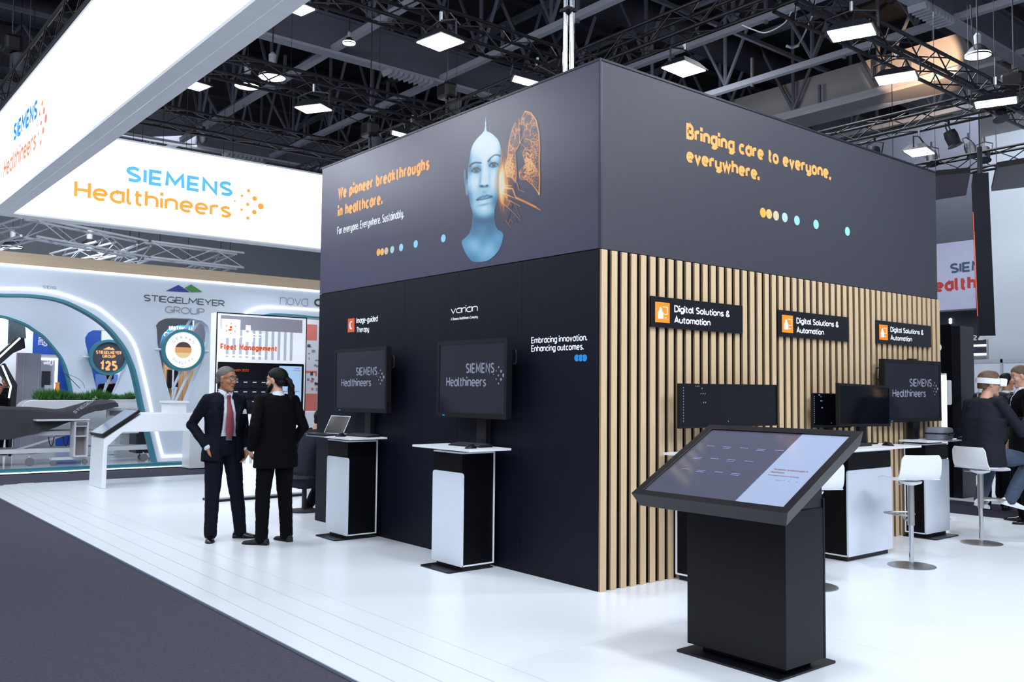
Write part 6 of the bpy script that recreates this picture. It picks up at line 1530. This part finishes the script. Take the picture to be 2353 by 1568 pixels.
    pv = J['pelvis']; loft(b, [(pv+Vector((0, 0, jl-pv.z)), .142*g, .205*g), (pv+Vector((0, 0, (jl-pv.z)*.4)), .140*g, .200*g), (J['waist'], .128*g, .170*g), (J['chest'], .132*g, .188*g)] if jl < pv.z else [(J['waist'], .12*g, .16*g), (J['chest'], .13*g, .186*g)])
    for S in 'LR':
        sh, el, wr_ = J['sh'+S], J['el'+S], J['wr'+S]
        if sleeves == 'long': limb(b, [J['neck'].lerp(sh, .45)-Vector((0, 0, .02)), sh-Vector((0, 0, .005)), sh.lerp(el, .5), el, el.lerp(wr_, .55), wr_-(wr_-el).normalized()*.015], [.060, .060, .058, .054, .049, .043])
        else: limb(b, [J['neck'].lerp(sh, .45)-Vector((0, 0, .02)), sh-Vector((0, 0, .005)), sh.lerp(el, .72)], [.058, .062, .060])
    nz = J['neck'].z; zb_ = jl
    def cutj(p):
        if (p-J['neck']).length < .095 and p.z > nz+.015: return True
        if openfront and p.x > .04:
            z = p.z; o_ = openfront
            hw = np.interp(z, [1.0, 1.06, 1.12, 1.28, 1.40, 1.50], o_)
            if z < zb_+.005: return True
            return abs(p.y-J['waist'].y*.5) < hw and abs(p.y) < .19
        if shirtx and p.x > .03: return abs(p.y) < np.interp(p.z, [1.10, 1.22, 1.42, 1.52], [0, .0, .055, .05]) and p.z > 1.2
        return False
    jk = organic(b, 'jacket' if sleeves == 'long' else 'shirt', jacket, t, M4, vox, 4, cut=cutj, solid=.006 if (openfront or shirtx) else 0, disp=wrinkle(wr_amp, 6, 2))
    return t, J, M4, MH

man1, J, M4, MH = person('person', 'man in navy suit with burgundy tie and glasses, one hand in his trouser pocket', (-4.06, -1.40, 0), R(2),
    dict(shR=(0.0, -.18, 1.43), elR=(-.15, -.275, 1.17), wrR=(.05, -.195, .955), shL=(0, .18, 1.43), elL=(-.05, .24, 1.16), wrL=(.06, .22, .93), head=(.035, .005, 1.64),
         knR=(.03, -.11, .50), anR=(.02, -.115, .085), knL=(.05, .13, .51), anL=(.05, .19, .085), toR=(-25, 0), toL=(50, 0), hipR=(0, -.09, .92)),
    skin=m_skin, jacket=m_suit, trousers=m_suit, shoe=m_shoe, shirt=m_shirt, tie=m_tie, hair='buzz', hairmat=m_hairg, yaw=R(28), pitch=R(4), openfront=[.085, .078, .074, .064, .052, .03], girth=1.06, hands=(.5, .35), glasses=True, jl=.80, s=1.06, handdir=(((.35, -.1, -1), (0, -1, 0)), ((.25, .25, -1), (.2, 1, 0))))
MB().box((.118, -.03, 1.015), (.148, .03, 1.05)).build('belt_buckle', m_alu, man1, bevel=.004, M4=M4)
b = MB(); b.rings([[Vector((.128*math.cos(R(a)), .172*math.sin(R(a)), z)) for a in range(0, 360, 15)] for z in (1.012, 1.052)]); b.build('belt', m_shoe, man1, M4=M4)
for sd in (1, -1):   # lapels
    P = [(.085, sd*.055, 1.49), (.125, sd*.075, 1.40), (.150, sd*.125, 1.36), (.156, sd*.095, 1.25), (.150, sd*.088, 1.12), (.142, sd*.078, 1.12), (.146, sd*.068, 1.28), (.105, sd*.050, 1.44)]
    MB().prism(P, (.007, 0, .001)).build('lapel', m_suit, man1, M4=M4)
MB().prism([(.150, .135, 1.285), (.150, .175, 1.285), (.150, .170, 1.325), (.150, .155, 1.335), (.150, .14, 1.315)], (.012, 0, 0)).build('pocket_square', m_shirt, man1, M4=M4)

man2, J, M4, MH = person('person', 'man in black suit seen from behind with a dark ponytail and beard', (-3.495, -1.075, 0), R(178),
    dict(shL=(0, .18, 1.43), shR=(0, -.18, 1.43), elL=(-.10, .265, 1.17), wrL=(.09, .225, .95), elR=(-.06, -.26, 1.16), wrR=(.12, -.20, .96), head=(.03, 0, 1.625), neck=(0, 0, 1.485), knL=(.02, .12, .50), anL=(.0, .13, .085), knR=(.05, -.12, .51), anR=(.06, -.16, .085), toL=(40, 0), toR=(10, 0)),
    skin=m_skin2, jacket=m_suit2, trousers=m_suit2, shoe=M('matt_black_shoe', (22, 22, 28), .7), shirt=m_shirt, hair='long', hairmat=m_hair, yaw=R(42), pitch=R(2), girth=1.08, hands=(.6, .3), beard=m_hair, ponytail=True, jl=.76, s=1.05)

# ---- people on the right
vr, J, M4, MH = person('person', 'seated man in charcoal jacket and jeans wearing a white headset on a bar stool', (.77, 4.90, 0), R(72),
    dict(pelvis=(.02, 0, .90), waist=(.04, 0, 1.03), chest=(.08, 0, 1.26), neck=(.10, 0, 1.46), head=(.14, -.01, 1.61), shL=(.08, .19, 1.41), shR=(.08, -.19, 1.41), elL=(.08, .27, 1.12), elR=(.22, -.30, 1.13), wrL=(.25, .20, 1.02), wrR=(.42, -.22, 1.26),
         hipL=(.04, .10, .88), hipR=(.04, -.10, .88), knL=(.40, .22, .78), knR=(.46, -.20, .84), anL=(.22, .20, .42), anR=(.26, -.12, .46), toL=(20, 12), toR=(-20, 14)),
    skin=m_skin2, jacket=m_suit3, trousers=m_jeans, shoe=m_shoew, hair='short', hairmat=m_hairb, yaw=R(-38), pitch=R(4), hands=(.4, .9), jl=.78, near=False, vox=.010, girth=1.18, scale=1.04, s=1.06)
# headset: head band, front unit
hb_ = MB()
ringp = lambda z, rx, ry, n=28: [(-.008+rx*math.cos(2*math.pi*k/n), ry*math.sin(2*math.pi*k/n), z) for k in range(n)]
MB().rings([ringp(.0, .118, .098), ringp(.05, .120, .100), ringp(.052, .110, .090), ringp(-.002, .108, .088)]).build('headset_band', m_white, vr, smooth=True, M4=MH)
MB().hexa([(.075, -.085, -.02), (.135, -.075, -.02), (.135, .075, -.02), (.075, .085, -.02), (.075, -.085, .06), (.14, -.075, .055), (.14, .075, .055), (.075, .085, .06)]).build('headset_visor', m_white, vr, bevel=.012, M4=MH)
MB().tube([(-.06, .086, .01), (-.08, .08, -.08), (-.09, .07, -.16)], .004, 6).build('headset_cable', m_white, vr, M4=MH)

STP = lambda **k: k
person('person', 'grey-haired man in black short-sleeved shirt standing behind the headset wearer', (U(2283, 900, 'y', 8.0).x, 8.0, 0), R(120), dict(elR=(.05, -.27, 1.17), wrR=(.24, -.20, 1.10), elL=(.02, .26, 1.16), wrL=(.2, .2, 1.1)), skin=m_skin2, jacket=m_plastic, trousers=m_suit2, shoe=m_shoe,
       hair='buzz', hairmat=m_hairg, yaw=R(0), near=False, vox=.012, sleeves='short', jl=.86, girth=1.1, scale=1.06)
person('person', 'dark-haired man in navy suit turned away, between the grey-haired man and the badge wearer', (U(2312, 900, 'y', 9.3).x, 9.3, 0), R(75), dict(), skin=m_skin, jacket=m_suit, trousers=m_suit, shoe=m_shoe, shirt=m_shirt, hair='short', hairmat=m_hair, yaw=R(-20), near=False, vox=.012, jl=.78, scale=1.06)
bm_, J, M4, MH = person('person', 'brown-haired man in black suit with a white name badge, looking down', (U(2350, 900, 'y', 6.9).x, 6.9, 0), R(215), dict(wrL=(.22, .12, 1.12), elL=(.02, .27, 1.17)), skin=m_skin2, jacket=m_suit2, trousers=m_suit2, shoe=m_shoe, shirt=m_shirt, hair='short', hairmat=m_hairb, yaw=R(8), pitch=R(14), near=True, vox=.010, jl=.78, shirtx=True, scale=1.08)
MB().box((.158, .045, 1.22), (.166, .145, 1.29)).build('name_badge', m_white, bm_, M4=M4); MB().tube([(.162, .095, 1.29), (.150, .095, 1.34)], .004, 6).build('badge_clip', m_alu, bm_, M4=M4)
person('person', 'dark-haired man in black suit far behind, beside the black pillar', (U(2218, 900, 'y', 13.0).x, 13.0, 0), R(-10), dict(), skin=m_skin2, jacket=m_suit2, trousers=m_suit2, shoe=m_shoe, shirt=m_shirt, hair='short', hairmat=m_hair, yaw=R(10), near=False, vox=.014, scale=.89)

# ---- seated person behind the booth end, only jacket, hand and shoe in view
person('person', 'seated person in a dark jacket, mostly hidden behind the booth end', (-5.50, .24, 0), R(95),
    dict(pelvis=(0, 0, .50), waist=(.03, 0, .62), chest=(.10, 0, .84), neck=(.16, 0, 1.03), head=(.24, 0, 1.16), shL=(.12, .19, .98), shR=(.12, -.19, .98), elL=(-.02, .28, .74), elR=(.10, -.28, .76), wrL=(.20, .16, .86), wrR=(.32, -.12, .85), hipL=(.02, .1, .47), hipR=(.02, -.1, .47),
         knL=(.42, .14, .48), knR=(.42, -.14, .48), anL=(.15, .10, .10), anR=(.40, -.12, .085), toL=(0, 40), toR=(0, 0)), skin=m_skin, jacket=m_suit3, trousers=m_suit3, shoe=M('dark_sneaker', (46, 48, 56), .6), hair='short', hairmat=m_hair, near=False, vox=.012, jl=.30)
tag(MB().lathe([(0, 0), (.2, 0), (.2, .02), (.03, .03), (.03, .40), (.20, .42), (.20, .46), (0, .46)], (-5.50, .24, 0), 24).build('round_stool', m_cover, None, smooth=True), 'low round dark stool under the seated person at the booth end', 'stool')
# ---- people inside the white stand
person('person', 'dark-haired person seen from behind through the opening below the jubilee medallion', (-16.6, U(252, 885, 'x', -16.6)[1], .07), R(180), dict(), skin=m_skin2, jacket=m_suit2, trousers=m_suit2, shoe=m_shoe, hair='short', hairmat=m_hair, near=False, vox=.014, scale=1.03)
person('person', 'man in dark clothes facing the camera at the edge of the photo behind the bed', (-17.2, U(13, 890, 'x', -17.2)[1], .07), R(-10), dict(), skin=m_skin, jacket=m_suit2, trousers=m_suit2, shoe=m_shoe, hair='short', hairmat=m_hair, near=False, vox=.014, scale=.95)
person('person', 'second man in dark clothes cut by the edge of the photo behind the bed', (-16.8, U(-3, 890, 'x', -16.8)[1], .07), R(20), dict(), skin=m_skin, jacket=m_suit2, trousers=m_suit2, shoe=m_shoe, hair='short', hairmat=m_hair, near=False, vox=.014, scale=.86)
